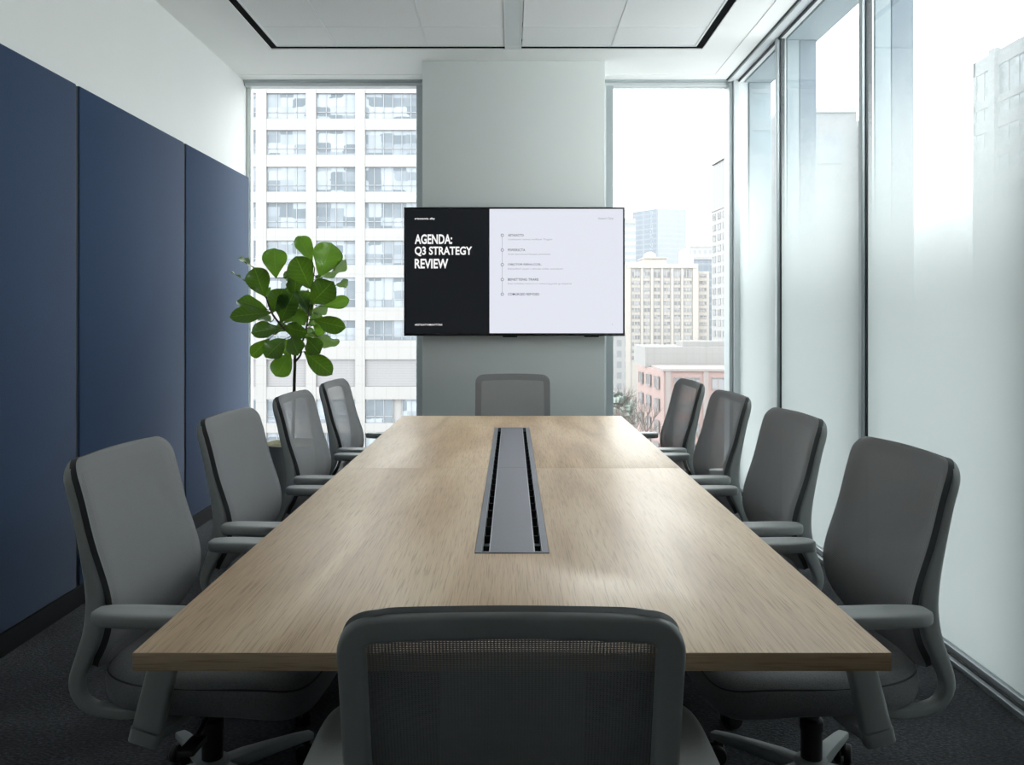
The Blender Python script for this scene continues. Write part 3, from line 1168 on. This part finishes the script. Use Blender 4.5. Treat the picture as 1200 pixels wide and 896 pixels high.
# ------------------------------------------------------------------ fiddle-leaf fig
PD = 5.30
plant = empty('potted_fig', (-1.432, PD, 0))
tag(plant, 'tall leafy fiddle-leaf fig in a round grey pot by the navy panels', 'plant')
pl = plant.location
m = MB()
m.lathe([(.130, 0), (.138, .006), (.165, .25), (.185, .485), (.190, .497), (.186, .502), (.178, .500), (.174, .470), (.170, .455)], seg=48)
m.build('pot', M['pot'], plant, smooth=40)
m = MB()
vs, fs = [], []
K, R = 36, 9
for i in range(R + 1):
    r = .174 * i / R
    for q in range(K):
        a = 2 * PI * q / K
        x, y = r * math.cos(a), r * math.sin(a)
        vs.append((x, y, .497 + .022 * (1 - (r / .174) ** 2) + .012 * noise.noise(Vector((x * 40, y * 40, 1.7)))))
for i in range(R):
    for q in range(K):
        fs.append((i * K + q, i * K + (q + 1) % K, (i + 1) * K + (q + 1) % K, (i + 1) * K + q))
m.add(vs, fs)
m.build('moss', M['moss'], plant, smooth=60)


def pz(zx, zy, d=PD):
    """zoom-crop coordinates (4.716 x, origin 250,250) to plant-local point"""
    return at(250 + zx / 4.716, 250 + zy / 4.716, d) - pl


def wob(P, amp):
    return [Vector(p) + Vector((noise.noise(Vector((p[0] * 9, p[2] * 9, 3))), noise.noise(Vector((p[2] * 9, p[0] * 9, 8))), 0)) * amp for p in P]


m = MB()
trunkP = catmull([tuple(pz(438, 1300)), tuple(pz(443, 1100)), tuple(pz(447, 930)), tuple(pz(453, 790)), tuple(pz(448, 700)), tuple(pz(420, 660)), tuple(pz(375, 620)), tuple(pz(330, 560)), tuple(pz(290, 460))], 5)
n = len(trunkP)
m.tube(wob(trunkP, .006), [.0115 - .006 * i / n for i in range(n)], 10)
br2 = catmull([tuple(pz(455, 815)), tuple(pz(482, 780)), tuple(pz(490, 720)), tuple(pz(512, 640, PD - .03)), tuple(pz(528, 540, PD - .03)), tuple(pz(545, 420)), tuple(pz(560, 300))], 5)
m.tube(br2, [.0075 - .004 * i / len(br2) for i in range(len(br2))], 8)
br3 = catmull([tuple(pz(420, 660)), tuple(pz(445, 560, PD + .04)), tuple(pz(440, 450, PD + .05)), tuple(pz(420, 330, PD + .05))], 5)
m.tube(br3, [.006 - .003 * i / len(br3) for i in range(len(br3))], 8)
m.build('trunk', M['bark'], plant, smooth=60)

# base (zx, zy, depth), tip, width (zoom px), which way it faces (roll about its length, degrees; 0 = flat to the viewer), material
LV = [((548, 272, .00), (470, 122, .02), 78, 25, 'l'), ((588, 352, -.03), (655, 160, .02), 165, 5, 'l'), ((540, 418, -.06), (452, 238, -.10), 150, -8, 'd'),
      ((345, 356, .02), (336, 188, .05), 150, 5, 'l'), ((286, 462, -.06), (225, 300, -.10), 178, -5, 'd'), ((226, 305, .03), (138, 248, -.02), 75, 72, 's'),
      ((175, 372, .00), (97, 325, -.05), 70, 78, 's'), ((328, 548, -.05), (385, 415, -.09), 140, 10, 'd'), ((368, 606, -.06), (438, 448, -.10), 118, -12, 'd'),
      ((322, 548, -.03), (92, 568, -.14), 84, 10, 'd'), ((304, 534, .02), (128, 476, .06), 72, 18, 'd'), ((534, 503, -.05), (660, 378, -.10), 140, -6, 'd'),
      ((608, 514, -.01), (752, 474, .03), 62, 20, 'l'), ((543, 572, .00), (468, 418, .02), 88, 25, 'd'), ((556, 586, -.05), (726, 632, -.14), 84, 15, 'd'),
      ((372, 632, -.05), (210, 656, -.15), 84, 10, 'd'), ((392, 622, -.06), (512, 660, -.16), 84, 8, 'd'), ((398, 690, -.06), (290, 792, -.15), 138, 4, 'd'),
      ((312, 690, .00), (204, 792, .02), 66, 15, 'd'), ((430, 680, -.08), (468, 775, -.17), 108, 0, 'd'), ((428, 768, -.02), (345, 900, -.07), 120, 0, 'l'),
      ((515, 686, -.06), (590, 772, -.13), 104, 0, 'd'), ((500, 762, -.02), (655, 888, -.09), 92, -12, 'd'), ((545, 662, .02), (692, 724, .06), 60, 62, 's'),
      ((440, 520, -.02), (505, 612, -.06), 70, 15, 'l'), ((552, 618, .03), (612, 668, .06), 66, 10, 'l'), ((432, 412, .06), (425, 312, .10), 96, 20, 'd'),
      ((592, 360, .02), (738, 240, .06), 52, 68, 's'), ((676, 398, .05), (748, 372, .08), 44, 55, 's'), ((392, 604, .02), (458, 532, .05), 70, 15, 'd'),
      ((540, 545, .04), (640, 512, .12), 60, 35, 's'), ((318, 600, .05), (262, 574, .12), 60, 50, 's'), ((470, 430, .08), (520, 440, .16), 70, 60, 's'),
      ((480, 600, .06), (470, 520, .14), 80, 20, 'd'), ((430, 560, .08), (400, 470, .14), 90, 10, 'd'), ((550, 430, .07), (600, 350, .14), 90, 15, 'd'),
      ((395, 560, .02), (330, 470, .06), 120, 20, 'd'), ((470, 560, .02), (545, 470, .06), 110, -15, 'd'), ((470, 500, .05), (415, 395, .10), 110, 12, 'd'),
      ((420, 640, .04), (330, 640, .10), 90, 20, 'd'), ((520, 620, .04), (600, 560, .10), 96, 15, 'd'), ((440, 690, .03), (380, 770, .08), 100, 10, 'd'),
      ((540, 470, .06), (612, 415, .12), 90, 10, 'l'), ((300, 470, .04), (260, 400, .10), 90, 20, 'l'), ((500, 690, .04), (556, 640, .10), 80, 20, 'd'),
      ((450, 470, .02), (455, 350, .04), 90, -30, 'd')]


def leaf(b0, t0, wpx, roll, mat):
    B = pz(b0[0], b0[1], PD + b0[2])
    T = pz(t0[0], t0[1], PD + t0[2])
    ax = (T - B)
    L = ax.length
    ax.normalize()
    view = Vector((0.27, -1, 0.05)).normalized()
    nrm = (view - ax * view.dot(ax)).normalized()
    nrm = Matrix.Rotation(math.radians(roll), 3, ax) @ nrm
    sd = ax.cross(nrm)
    w = wpx / 4.716 / F * PD / 2 / max(.35, math.cos(math.radians(roll)))
    w = min(w * 1.36, L * .47)
    nl, nw = 16, 8
    vs, uv, fs = [], [], []
    ph = random.random() * 6
    curl = random.uniform(.04, .24)
    fold = random.uniform(.18, .42)
    roll2 = random.uniform(-16, 16)
    nrm = Matrix.Rotation(math.radians(roll2), 3, ax) @ nrm
    sd = ax.cross(nrm)
    for i in range(nl + 1):
        t = i / nl
        # fiddle outline: narrow waist near the stalk, broad rounded end
        wv = (math.sin(PI * min(1, t ** 1.25)) ** .62) * (.50 + .55 * t) if 0 < t < 1 else 0.0
        wv = max(wv, .02)
        for j in range(nw + 1):
            u = -1 + 2 * j / nw
            x = u * w * wv
            lift = fold * w * abs(u) ** 1.5 * wv
            wave = .13 * w * math.sin(ph + t * 13 + (2 if u > 0 else 0)) * abs(u) ** 2
            bow = -curl * L * (t * t) * .8 + curl * .4 * L * t
            p = B + ax * (t * L) + sd * x + nrm * (lift + wave + bow)
            vs.append(p)
            uv.append((u, t))
    for i in range(nl):
        for j in range(nw):
            a = i * (nw + 1) + j
            fs.append((a, a + 1, a + nw + 2, a + nw + 1))
    m = MB()
    m.add(vs, fs)
    # stalk runs back to the nearest branch
    best = min(BR, key=lambda p: (p - B).length)
    mid = (best + B) / 2 + Vector((0, 0, -.006))
    k0 = len(m.v)
    m.tube([best, mid, B, B + ax * (.12 * L) - nrm * .002], [.003, .0026, .0024, .0012], 6, mat=1)
    uv += [(0.5, 0.06)] * (len(m.v) - k0)
    m.build('leaf', [M[{'d': 'leafd', 'l': 'leafl', 's': 'leafs'}[mat]], M['bark']], plant, smooth=70, uv=uv, recalc=False)


BR = [Vector(p) for p in trunkP[14:]] + [Vector(p) for p in br2] + [Vector(p) for p in br3]
for a in LV:
    leaf(*a)

# ------------------------------------------------------------------ the city outside (haze is mixed into the far buildings' colours)
GZ = -34.0
M['street'] = paint('pale_asphalt', (0.184, 0.184, 0.184), 0.9, var=0.15, scale=0.05)
M['white_c'] = facade('white_cladding', (0.231, 0.226, 0.223), 1.22, 1.81, line=.88, thick=.06)
M['beige_c'] = facade('hazed_beige_stone', (0.327, 0.308, 0.287), 3.0, 1.5, line=.94, thick=.08)  # tone washed out to stand in for distance haze
M['pale_c'] = facade('hazed_stone', (0.265, 0.261, 0.260), 3.0, 3.2, line=.93, thick=.1)  # paleness includes painted haze
M['grey_c'] = facade('pale_grey_cladding', (0.185, 0.192, 0.202), 3.0, 3.2, line=.93, thick=.1)
M['brick'] = facade('hazed_brick', (0.292, 0.212, 0.198), 1.0, .5, line=.95, thick=.05)  # brick colour paled and desaturated in place of haze
M['brick_l'] = facade('hazed_pink_stone', (0.263, 0.233, 0.224), 1.0, .5, line=.95, thick=.05)  # same painted haze as the brick
M['glass_a'] = win_glass('office_glass', (0.072, 0.090, 0.108), (0.180, 0.202, 0.227), (.8, 1.1))
M['glass_b'] = win_glass('tower_glass', (0.136, 0.139, 0.146), (0.211, 0.214, 0.224), (.4, .6), .6)
M['louver'] = curtain('grey_louvre', (0.168, 0.164, 0.170), (0.148, 0.144, 0.150), 1.22, .25, .03, .3)
M['mull_c'] = paint('window_mullion', (0.200, 0.208, 0.220), 0.5)
M['blue_g'] = curtain('blue_curtain_wall', (0.128, 0.150, 0.178), (0.165, 0.182, 0.202), 3.0, 3.9, .10, .28)
M['pale_g'] = curtain('hazed_curtain_wall', (0.210, 0.228, 0.240), (0.225, 0.238, 0.248), 3.0, 3.9, .10, .28)  # haze put into the glass and mullion colours
M['stripe'] = curtain('banded_wall', (0.220, 0.240, 0.264), (0.288, 0.288, 0.292), 40.0, 4.4, .0, .5)
M['vert'] = curtain('ribbed_wall', (0.070, 0.070, 0.073), (0.090, 0.089, 0.089), 2.6, 60.0, .55, .01)
M['twig'] = paint('bare_twigs', (0.144, 0.124, 0.112), 0.9, var=0.3, scale=2)
M['leafy'] = paint('dull_green_leaves', (0.230, 0.269, 0.243), 0.9, var=0.3, scale=1)

g = MB()
g.box(-500, 900, 8, 2600, GZ - 1, GZ)
struct(g.build('ground', M['street'], smooth=0))


def wmb(w, h, nx, bar_h=None, t=.10, dep=.25):
    """one window: recessed glass plus its own glazing bars, in the XZ plane facing -Y"""
    m = MB()
    m.box(0, w, 0, .1, 0, h, mat=0)
    for i in range(nx + 1):
        x = w * i / nx
        m.box(max(0, x - t / 2), min(w, x + t / 2), -.08, 0, 0, h, mat=1)
    for z in ([0, h] + ([bar_h] if bar_h else [])):
        m.box(0, w, -.08, 0, max(0, z - t / 2), min(h, z + t / 2), mat=1)
    return m


def rot_to(o, p, d):
    """put a window whose local +X runs along direction d (in XY) at p"""
    o.location = p
    o.rotation_euler = (0, 0, math.atan2(d[1], d[0]))


# A: white office block filling the left window
DA = 80.0
K = DA / F
ax = lambda px: (px - CX) * K
az = lambda py: CAMZ + (HY - py) * K
A = empty('office_block', (ax(395), DA, GZ))
tag(A, 'white clad office block with wide window bays, filling the window left of the pillar', 'building')
colsA = [(246, 299.6), (311.9, 358.5), (370.1, 416.2), (427.6, 492.0)]
rowsA = [(66, 96), (108.7, 138.8), (152, 181.2), (195.2, 224.4), (237, 267.4), (281.6, 310.4), (325, 360), (375.3, 398.8), (420.9, 453), (467.8, 495.6), (507, 536), (550, 579)]
piers = [(205, 246)] + [(colsA[i][1], colsA[i + 1][0]) for i in range(3)] + [(492.0, 515)]
m = MB()
o0 = A.location
for a, b_ in piers:
    m.box(ax(a) - o0.x, ax(b_) - o0.x, 0, .55, az(600) - o0.z - 20, az(30) - o0.z)
prev = 30
for t, bt in rowsA + [(620, 640)]:
    m.box(ax(205) - o0.x, ax(515) - o0.x, .06, .5, az(t) - o0.z, az(prev) - o0.z)
    prev = bt
m.box(ax(205) - o0.x, ax(515) - o0.x, .5, 22, 0, az(30) - o0.z)
m.box(ax(205) - o0.x, ax(515) - o0.x, .0, .5, 0, az(600) - o0.z - 19)
m.build('wall', M['white_c'], A, smooth=0)
for r, (t, bt) in enumerate(rowsA):
    for ci, (a, b_) in enumerate(colsA):
        spans = [(a, b_)]
        if r >= 9 and ci == 3:
            spans = [(428, 460), (471, 492)]
        for (p, q) in spans:
            w, h = (q - p) * K, (bt - t) * K
            npan = max(2, round((q - p) / 11.3))
            if r == 8:
                wm = MB()
                wm.box(0, w, 0, .1, 0, h)
                o = wm.build('louvre_panel', M['louver'], A, smooth=0)
            else:
                o = wmb(w, h, npan, h * .27, .07).build('window', [M['glass_a'], M['mull_c']], A, smooth=0)
            o.location = (ax(p) - o0.x, .34, az(bt) - o0.z)

# B: beige residential tower in the right-hand window
DB = 360.0
KB = DB / F
bx = lambda px: (px - CX) * KB
bz = lambda py: CAMZ + (HY - py) * KB
B_ = empty('apartment_tower', (bx(776), DB, GZ))
tag(B_, 'beige apartment tower with six window columns and a small domed penthouse', 'building')
o0 = B_.location
L = lambda p: bx(p) - o0.x
Z = lambda p: bz(p) - o0.z
m = MB()
m.box(L(733), L(818), 0, 26, 0, Z(310))
m.box(L(735), L(818), -.6, 0, Z(314), Z(309))
m.box(L(818), L(834), 5, 28, 0, Z(317))
m.build('wall', M['beige_c'], B_, smooth=0)
m = MB()
m.box(L(756), L(783), 4, 18, Z(310), Z(301))
m.box(L(739), L(757), 3, 16, Z(310), Z(306))
m.box(L(755), L(784), 3.4, 18.5, Z(302), Z(300.6))
m.lathe([(3.0, 0), (2.9, 1.0), (2.3, 2.0), (1.2, 2.7), (.1, 2.9)], c=(L(765.5), 9, Z(300.6)), seg=20)
m.build('penthouse', M['beige_c'], B_, smooth=30)
cB = [(740, 750.5), (754, 762), (766, 774), (777.5, 785.6), (789.7, 797.6), (801, 811)]
rB = [(315.2, 325.6)] + [(328.5 + 8.0 * i, 328.5 + 8.0 * i + 5.2) for i in range(12)]
for ci, (p, q) in enumerate(cB):
    for (t, bt) in rB:
        o = wmb((q - p) * KB, (bt - t) * KB, 3 if q - p > 9 else 2, None, .3).build('window', [M['glass_b'], M['beige_c']], B_, smooth=0)
        o.location = (L(p), -.06, Z(bt))
for i in range(10):
    t = 320 + 8.2 * i
    o = wmb(8.2 * KB, 4.2 * KB, 2, None, .3).build('window', [M['glass_b'], M['beige_c']], B_, smooth=0)
    o.location = (L(823), 4.93, Z(t + 4.2))
m = MB()
for a, b_ in ((733.2, 739), (751, 753.6), (762.6, 765.4), (774.6, 777), (786.2, 789.2), (798, 800.6), (811.6, 818)):
    m.box(L(a), L(b_), -.45, 0, 0, Z(314))
m.build('pier', M['beige_c'], B_, smooth=0)


def simple_block(name, label, x0, x1, ytop, d, depth, mat, cap=None):
    k = d / F
    o = empty(name, ((x0 + x1) / 2 * k - CX * k, d, GZ))
    w = (x1 - x0) * k / 2
    h = CAMZ + (HY - ytop) * k - GZ
    m = MB()
    m.box(-w, w, 0, depth, 0, h)
    m.build('wall', mat, o, smooth=0)
    if cap:
        m = MB()
        m.box(-w * .98, w * .98, -.3, depth * .9, h, h + cap)
        m.build('parapet', M['pale_c'], o, smooth=0)
    tag(o, label, 'building')
    return o


# C: two-faced glass tower
DC = 620.0
KC = DC / F
cz = CAMZ + (HY - 244) * KC - GZ
C_ = empty('glass_tower', ((771 - CX) * KC, DC, GZ))
tag(C_, 'pale blue glass tower with a darker left face, rising behind the beige apartments', 'building')
wl, wr = 25 * KC, 36 * KC
m = MB()
P0, P1, P2, P3 = (0, 0), (wr, 8), (wr - wl, 8 + 30), (-wl, 22)
m.add([(*P0, 0), (*P1, 0), (*P1, cz), (*P0, cz)], [(0, 1, 2, 3)], 0)
m.add([(*P1, 0), (*P2, 0), (*P2, cz), (*P1, cz)], [(0, 1, 2, 3)], 0)
m.add([(*P2, 0), (*P3, 0), (*P3, cz), (*P2, cz)], [(0, 1, 2, 3)], 0)
m.add([(*P0, cz), (*P1, cz), (*P2, cz), (*P3, cz)], [(0, 1, 2, 3)], 0)
m.build('right_face', M['pale_g'], C_, smooth=0)
m = MB()
m.add([(*P3, 0), (*P0, 0), (*P0, cz), (*P3, cz)], [(0, 1, 2, 3)], 0)
o = m.build('left_face', M['blue_g'], C_, smooth=0)
tag(o, 'darker blue face of the glass tower')
# D: banded block at the left, small gridded block and low glass roofed block
simple_block('banded_block', 'white office block with pale blue bands, left of the glass tower', 726, 745, 262, 520, 30, M['stripe'], 3.5)
M['gridw'] = curtain('gridded_wall', (0.208, 0.216, 0.228), (0.280, 0.280, 0.280), 3.0, 4.0, .4, .4)
simple_block('gridded_block', 'small gridded block between the glass tower and the tall ribbed tower', 808, 836, 290, 470, 30, M['gridw'], 1.2)
simple_block('annex', 'low blue grey glazed annex in front of the gridded block', 813, 834, 304, 400, 20, M['blue_g'], 1.5)
simple_block('distant_block', 'pale low block below the wall screen, left of the beige apartments', 705, 733, 393, 300, 20, M['gridw'], 1.0)

# E: tall ribbed tower whose long face runs towards the room
DE = 260.0
dirE = Vector((.0863, -1, 0)).normalized()           # along its face, coming nearer
pE = Vector(((834 - CX) / F * DE, DE, 0))
ztE = CAMZ + (HY - 188.6) * DE / F
zmE = CAMZ + (HY - 247) * DE / F
E_ = empty('ribbed_tower', (pE.x, pE.y, GZ), math.atan2(dirE.y, dirE.x))
tag(E_, 'tall pale tower with a ribbed crown above square windows, beside the corner post', 'building')
LE = 54.0
m = MB()
m.box(0, LE, 0, 30, 0, zmE - GZ)
m.build('wall', M['pale_c'], E_, smooth=0)
m = MB()
m.box(0, LE, .3, 30, zmE - GZ, ztE - GZ - 1.5)
m.build('crown', M['vert'], E_, smooth=0)
m = MB()
m.box(-.3, LE + .3, -.2, 30, ztE - GZ - 1.5, ztE - GZ)
m.box(-.3, LE + .3, -.2, 30, zmE - GZ - .5, zmE - GZ + .4)
m.build('cornice', M['pale_c'], E_, smooth=0)
for ci in range(7):
    for r in range(13):
        o = wmb(2.6, 1.95, 2, None, .2).build('window', [M['glass_b'], M['pale_c']], E_, smooth=0)
        o.location = (1.3 + 4.6 * ci + (.5 if ci > 2 else 0), -.06, zmE - GZ - 3.4 - 3.35 * r)
# F: flat-topped block behind the frosted glazing
DF = 150.0
KF = DF / F
Fb = simple_block('flat_roofed_block', 'flat roofed block with roof antennas, seen through the side glazing', 914, 1004, 132, DF, 24, M['grey_c'], .8)
wF = (1004 - 914) * KF / 2
hF = CAMZ + (HY - 132) * KF - GZ
m = MB()
m.box(-wF * .1, wF * .6, -.3, 0, hF - 9.5, hF - 4.5)
m.build('glazed_band', M['blue_g'], Fb, smooth=0)
for ci in range(5):
    for r in range(7):
        o = wmb(1.7, 1.6, 2, None, .15).build('window', [M['glass_b'], M['pale_c']], Fb, smooth=0)
        o.location = (-wF + 1.0 + 2.8 * ci, -.06, hF - 13 - 3.4 * r)
m = MB()
m.tube([(-2.4, 6, hF), (-2.4, 6, hF + 3.2)], .12, 8)
m.lathe([(.1, 0), (1.0, .35), (1.5, .8)], c=(-2.4, 6, hF + 2.6), seg=16)
m.build('dish_antenna', M['mull_c'], Fb, smooth=40)
m = MB()
m.tube([(4.2, 6, hF), (4.2, 6, hF + 4.0)], .12, 8)
m.build('mast', M['mull_c'], Fb)
# G: big tower at the far right, its long face running past the room
DG = 92.0
pG = Vector(((1140 - CX) / F * DG, DG, 0))
ztG = CAMZ + (HY - 75) * DG / F
G_ = empty('corner_tower', (pG.x, pG.y, GZ), -PI / 2)
tag(G_, 'tall pale tower with dark window bands at the right edge, behind the side glazing', 'building')
hG = ztG - GZ
m = MB()
m.box(0, 34, .25, 24, 0, hG - .1)
for r in range(16):
    m.box(0, 34, 0, .3, hG - 8.3 - 3.1 * r, hG - 6.9 - 3.1 * r)
m.box(0, 34, 0, .3, hG - 1.6, hG)
m.box(0, 34, 0, .3, hG - 5.6, hG - 4.9)
m.box(0, .5, 0, .3, 0, hG)
m.build('wall', M['grey_c'], G_, smooth=0)
m = MB()
m.box(3.55, 4.7, -.35, .3, 0, hG + .3)
m.box(13.5, 14.7, -.35, .3, 0, hG + .3)
m.build('pier', M['grey_c'], G_, smooth=0)
for x0, x1 in ((.5, 3.55), (4.7, 13.5), (14.7, 33)):
    for r in range(11):
        if r == 0:
            z0, z1 = hG - 4.9, hG - 1.6
        elif r == 1:
            z0, z1 = hG - 6.9, hG - 5.6
        else:
            z0, z1 = hG - 6.9 - 3.1 * (r - 1), hG - 8.3 - 3.1 * (r - 2)
        o = wmb(x1 - x0, z1 - z0, max(2, int((x1 - x0) / 1.5)), None, .12).build('window_band', [M['glass_a'], M['mull_c']], G_, smooth=0)
        o.location = (x0, .16, z0)

# H: pink brick building low in the right window
DH = 140.0
H_ = empty('brick_building', (26.4, DH, GZ))
tag(H_, 'low pink brick building with a white upper storey, below the beige tower', 'building')
zr = CAMZ + (HY - 432) * DH / F - GZ
m = MB()
m.box(0, 22, 0, 14, 0, zr - .4)
m.add([(-.2, 0, 0), (0, 0, 0), (0, 0, zr - .4), (-.2, 0, zr - .4), (-1.7, 20, 0), (0, 20, 0), (0, 20, zr - .4), (-1.7, 20, zr - .4)],
      [(0, 1, 2, 3), (4, 0, 3, 7), (3, 2, 6, 7), (5, 4, 7, 6)])
m.build('wall', M['brick'], H_, smooth=0)
m = MB()
m.box(-.4, 22.2, -.3, 14, zr - .4, zr)
m.box(0, 22, -.15, 0, zr - 6.1, zr - 5.5)
for x in (0.1, 6.6, 13.1, 19.6):
    m.box(x, x + .9, -.2, 0, 0, zr - .4)
m.build('cornice', M['brick_l'], H_, smooth=0)
for i in range(3):
    for r in range(4):
        o = wmb(4.4, 2.1, 4, None, .15).build('window', [M['glass_b'], M['brick_l']], H_, smooth=0)
        o.location = (1.6 + 6.5 * i, -.06, zr - 3.6 - 3.9 * r)
for r in range(4):
    for i in range(3):
        o = wmb(3.0, 2.2, 3, None, .15).build('window', [M['glass_b'], M['brick_l']], H_, smooth=0)
        o.location = (-.33 - .075 * (2.5 + 6 * i) - .35, 2.5 + 6 * i + 3.0, zr - 3.7 - 3.9 * r)
        o.rotation_euler = (0, 0, -PI / 2 + .075)
m = MB()
m.box(-1.4, 22, 12, 26, zr - .4, zr + 3.4)
m.box(6, 14, 14, 20, zr + 3.4, zr + 4.4)
m.build('upper_storey', M['white_c'], H_, smooth=0)


# bare street trees
def street_tree(x, y, h, label, leafy=False, seed=1):
    rnd = random.Random(seed)
    root = empty('street_tree', (x, y, GZ))
    tag(root, label, 'tree', 'street trees below the right window')
    m = MB()

    def grow(p, d, l, r, lev):
        q = p + d * l
        m.tube([p, (p + q) / 2 + Vector((rnd.uniform(-.05, .05), rnd.uniform(-.05, .05), 0)) * l, q], [r, r * .8, r * .6], 5)
        if lev == 0:
            return
        for _ in range(4 if lev > 1 else 5):
            nd = (d + Vector((rnd.uniform(-.8, .8), rnd.uniform(-.8, .8), rnd.uniform(-.1, .5)))).normalized()
            grow(q, nd, l * rnd.uniform(.6, .8), r * .55, lev - 1)
    grow(Vector((0, 0, 0)), Vector((0, 0, 1)), h * .33, h * .018, 4)
    m.build('branches', M['twig'], root, smooth=60)
    if leafy:
        m = MB()
        for _ in range(420):
            a, t = rnd.uniform(0, 2 * PI), rnd.uniform(0, 1)
            rr = h * .28 * math.sqrt(rnd.random())
            c = Vector((rr * math.cos(a), rr * math.sin(a), h * (.45 + .5 * t * (1 - .5 * rr / (h * .28)))))
            e = Matrix.Rotation(rnd.uniform(0, 6), 3, 'Z') @ Matrix.Rotation(rnd.uniform(0, 3), 3, 'X')
            s = h * .035
            m.add([c + e @ Vector(v) for v in ((-s, -s, 0), (s, -s, 0), (s, s, s * .3), (-s, s, 0))], [(0, 1, 2, 3)])
        m.build('foliage', M['leafy'], root, smooth=0)


street_tree(18.6, 130, 25, 'bare brownish street tree left of the pink brick building', False, 3)
street_tree(24.3, 113, 21, 'bare brownish street tree in front of the pink brick corner', False, 5)
street_tree(34, 128, 17, 'smaller bare street tree beside the farthest right chair', False, 9)
street_tree(25.6, 205, 20, 'dull green street tree left of the beige tower base', True, 11)

# ------------------------------------------------------------------ sky, camera, output
w = bpy.data.worlds.new('overcast_sky')
scene.world = w
w.use_nodes = True
nt = w.node_tree
for n_ in list(nt.nodes):
    nt.nodes.remove(n_)
gg = NT(nt)
tcw = gg.n('TexCoord')
nzw = gg.n('TexNoise', Vector=tcw.outputs['Generated'], Scale=1.5, Detail=3.0)
colw = gg.mix(nzw.outputs[0], (0.955, 0.978, 1.0, 1), (1.0, 1.0, 1.0, 1))
bgw = gg.n('Background', Color=colw, Strength=5.7)
ow = nt.nodes.new('ShaderNodeOutputWorld')
nt.links.new(bgw.outputs[0], ow.inputs[0])

cam = bpy.data.cameras.new('camera')
cam.sensor_width = 36.0
cam.sensor_fit = 'HORIZONTAL'
cam.lens = F / 1200 * 36.0
cam.shift_y = -(448 - HY) / 1200
cam.clip_end = 5000
cam.clip_start = 0.05
co = bpy.data.objects.new('camera', cam)
COL.objects.link(co)
co.location = (0, 0, CAMZ)
co.rotation_euler = (PI / 2, 0, 0)
scene.camera = co

vs_ = scene.view_settings
vs_.view_transform = 'Standard'
vs_.look = 'None'
vs_.gamma = 1.0
vs_.exposure = 0.0
vs_.use_curve_mapping = False
cy = scene.cycles
cy.use_denoising = True
cy.use_adaptive_sampling = False
cy.max_bounces = 10
cy.diffuse_bounces = 6
cy.glossy_bounces = 4
cy.transparent_max_bounces = 16
cy.sample_clamp_indirect = 6.0
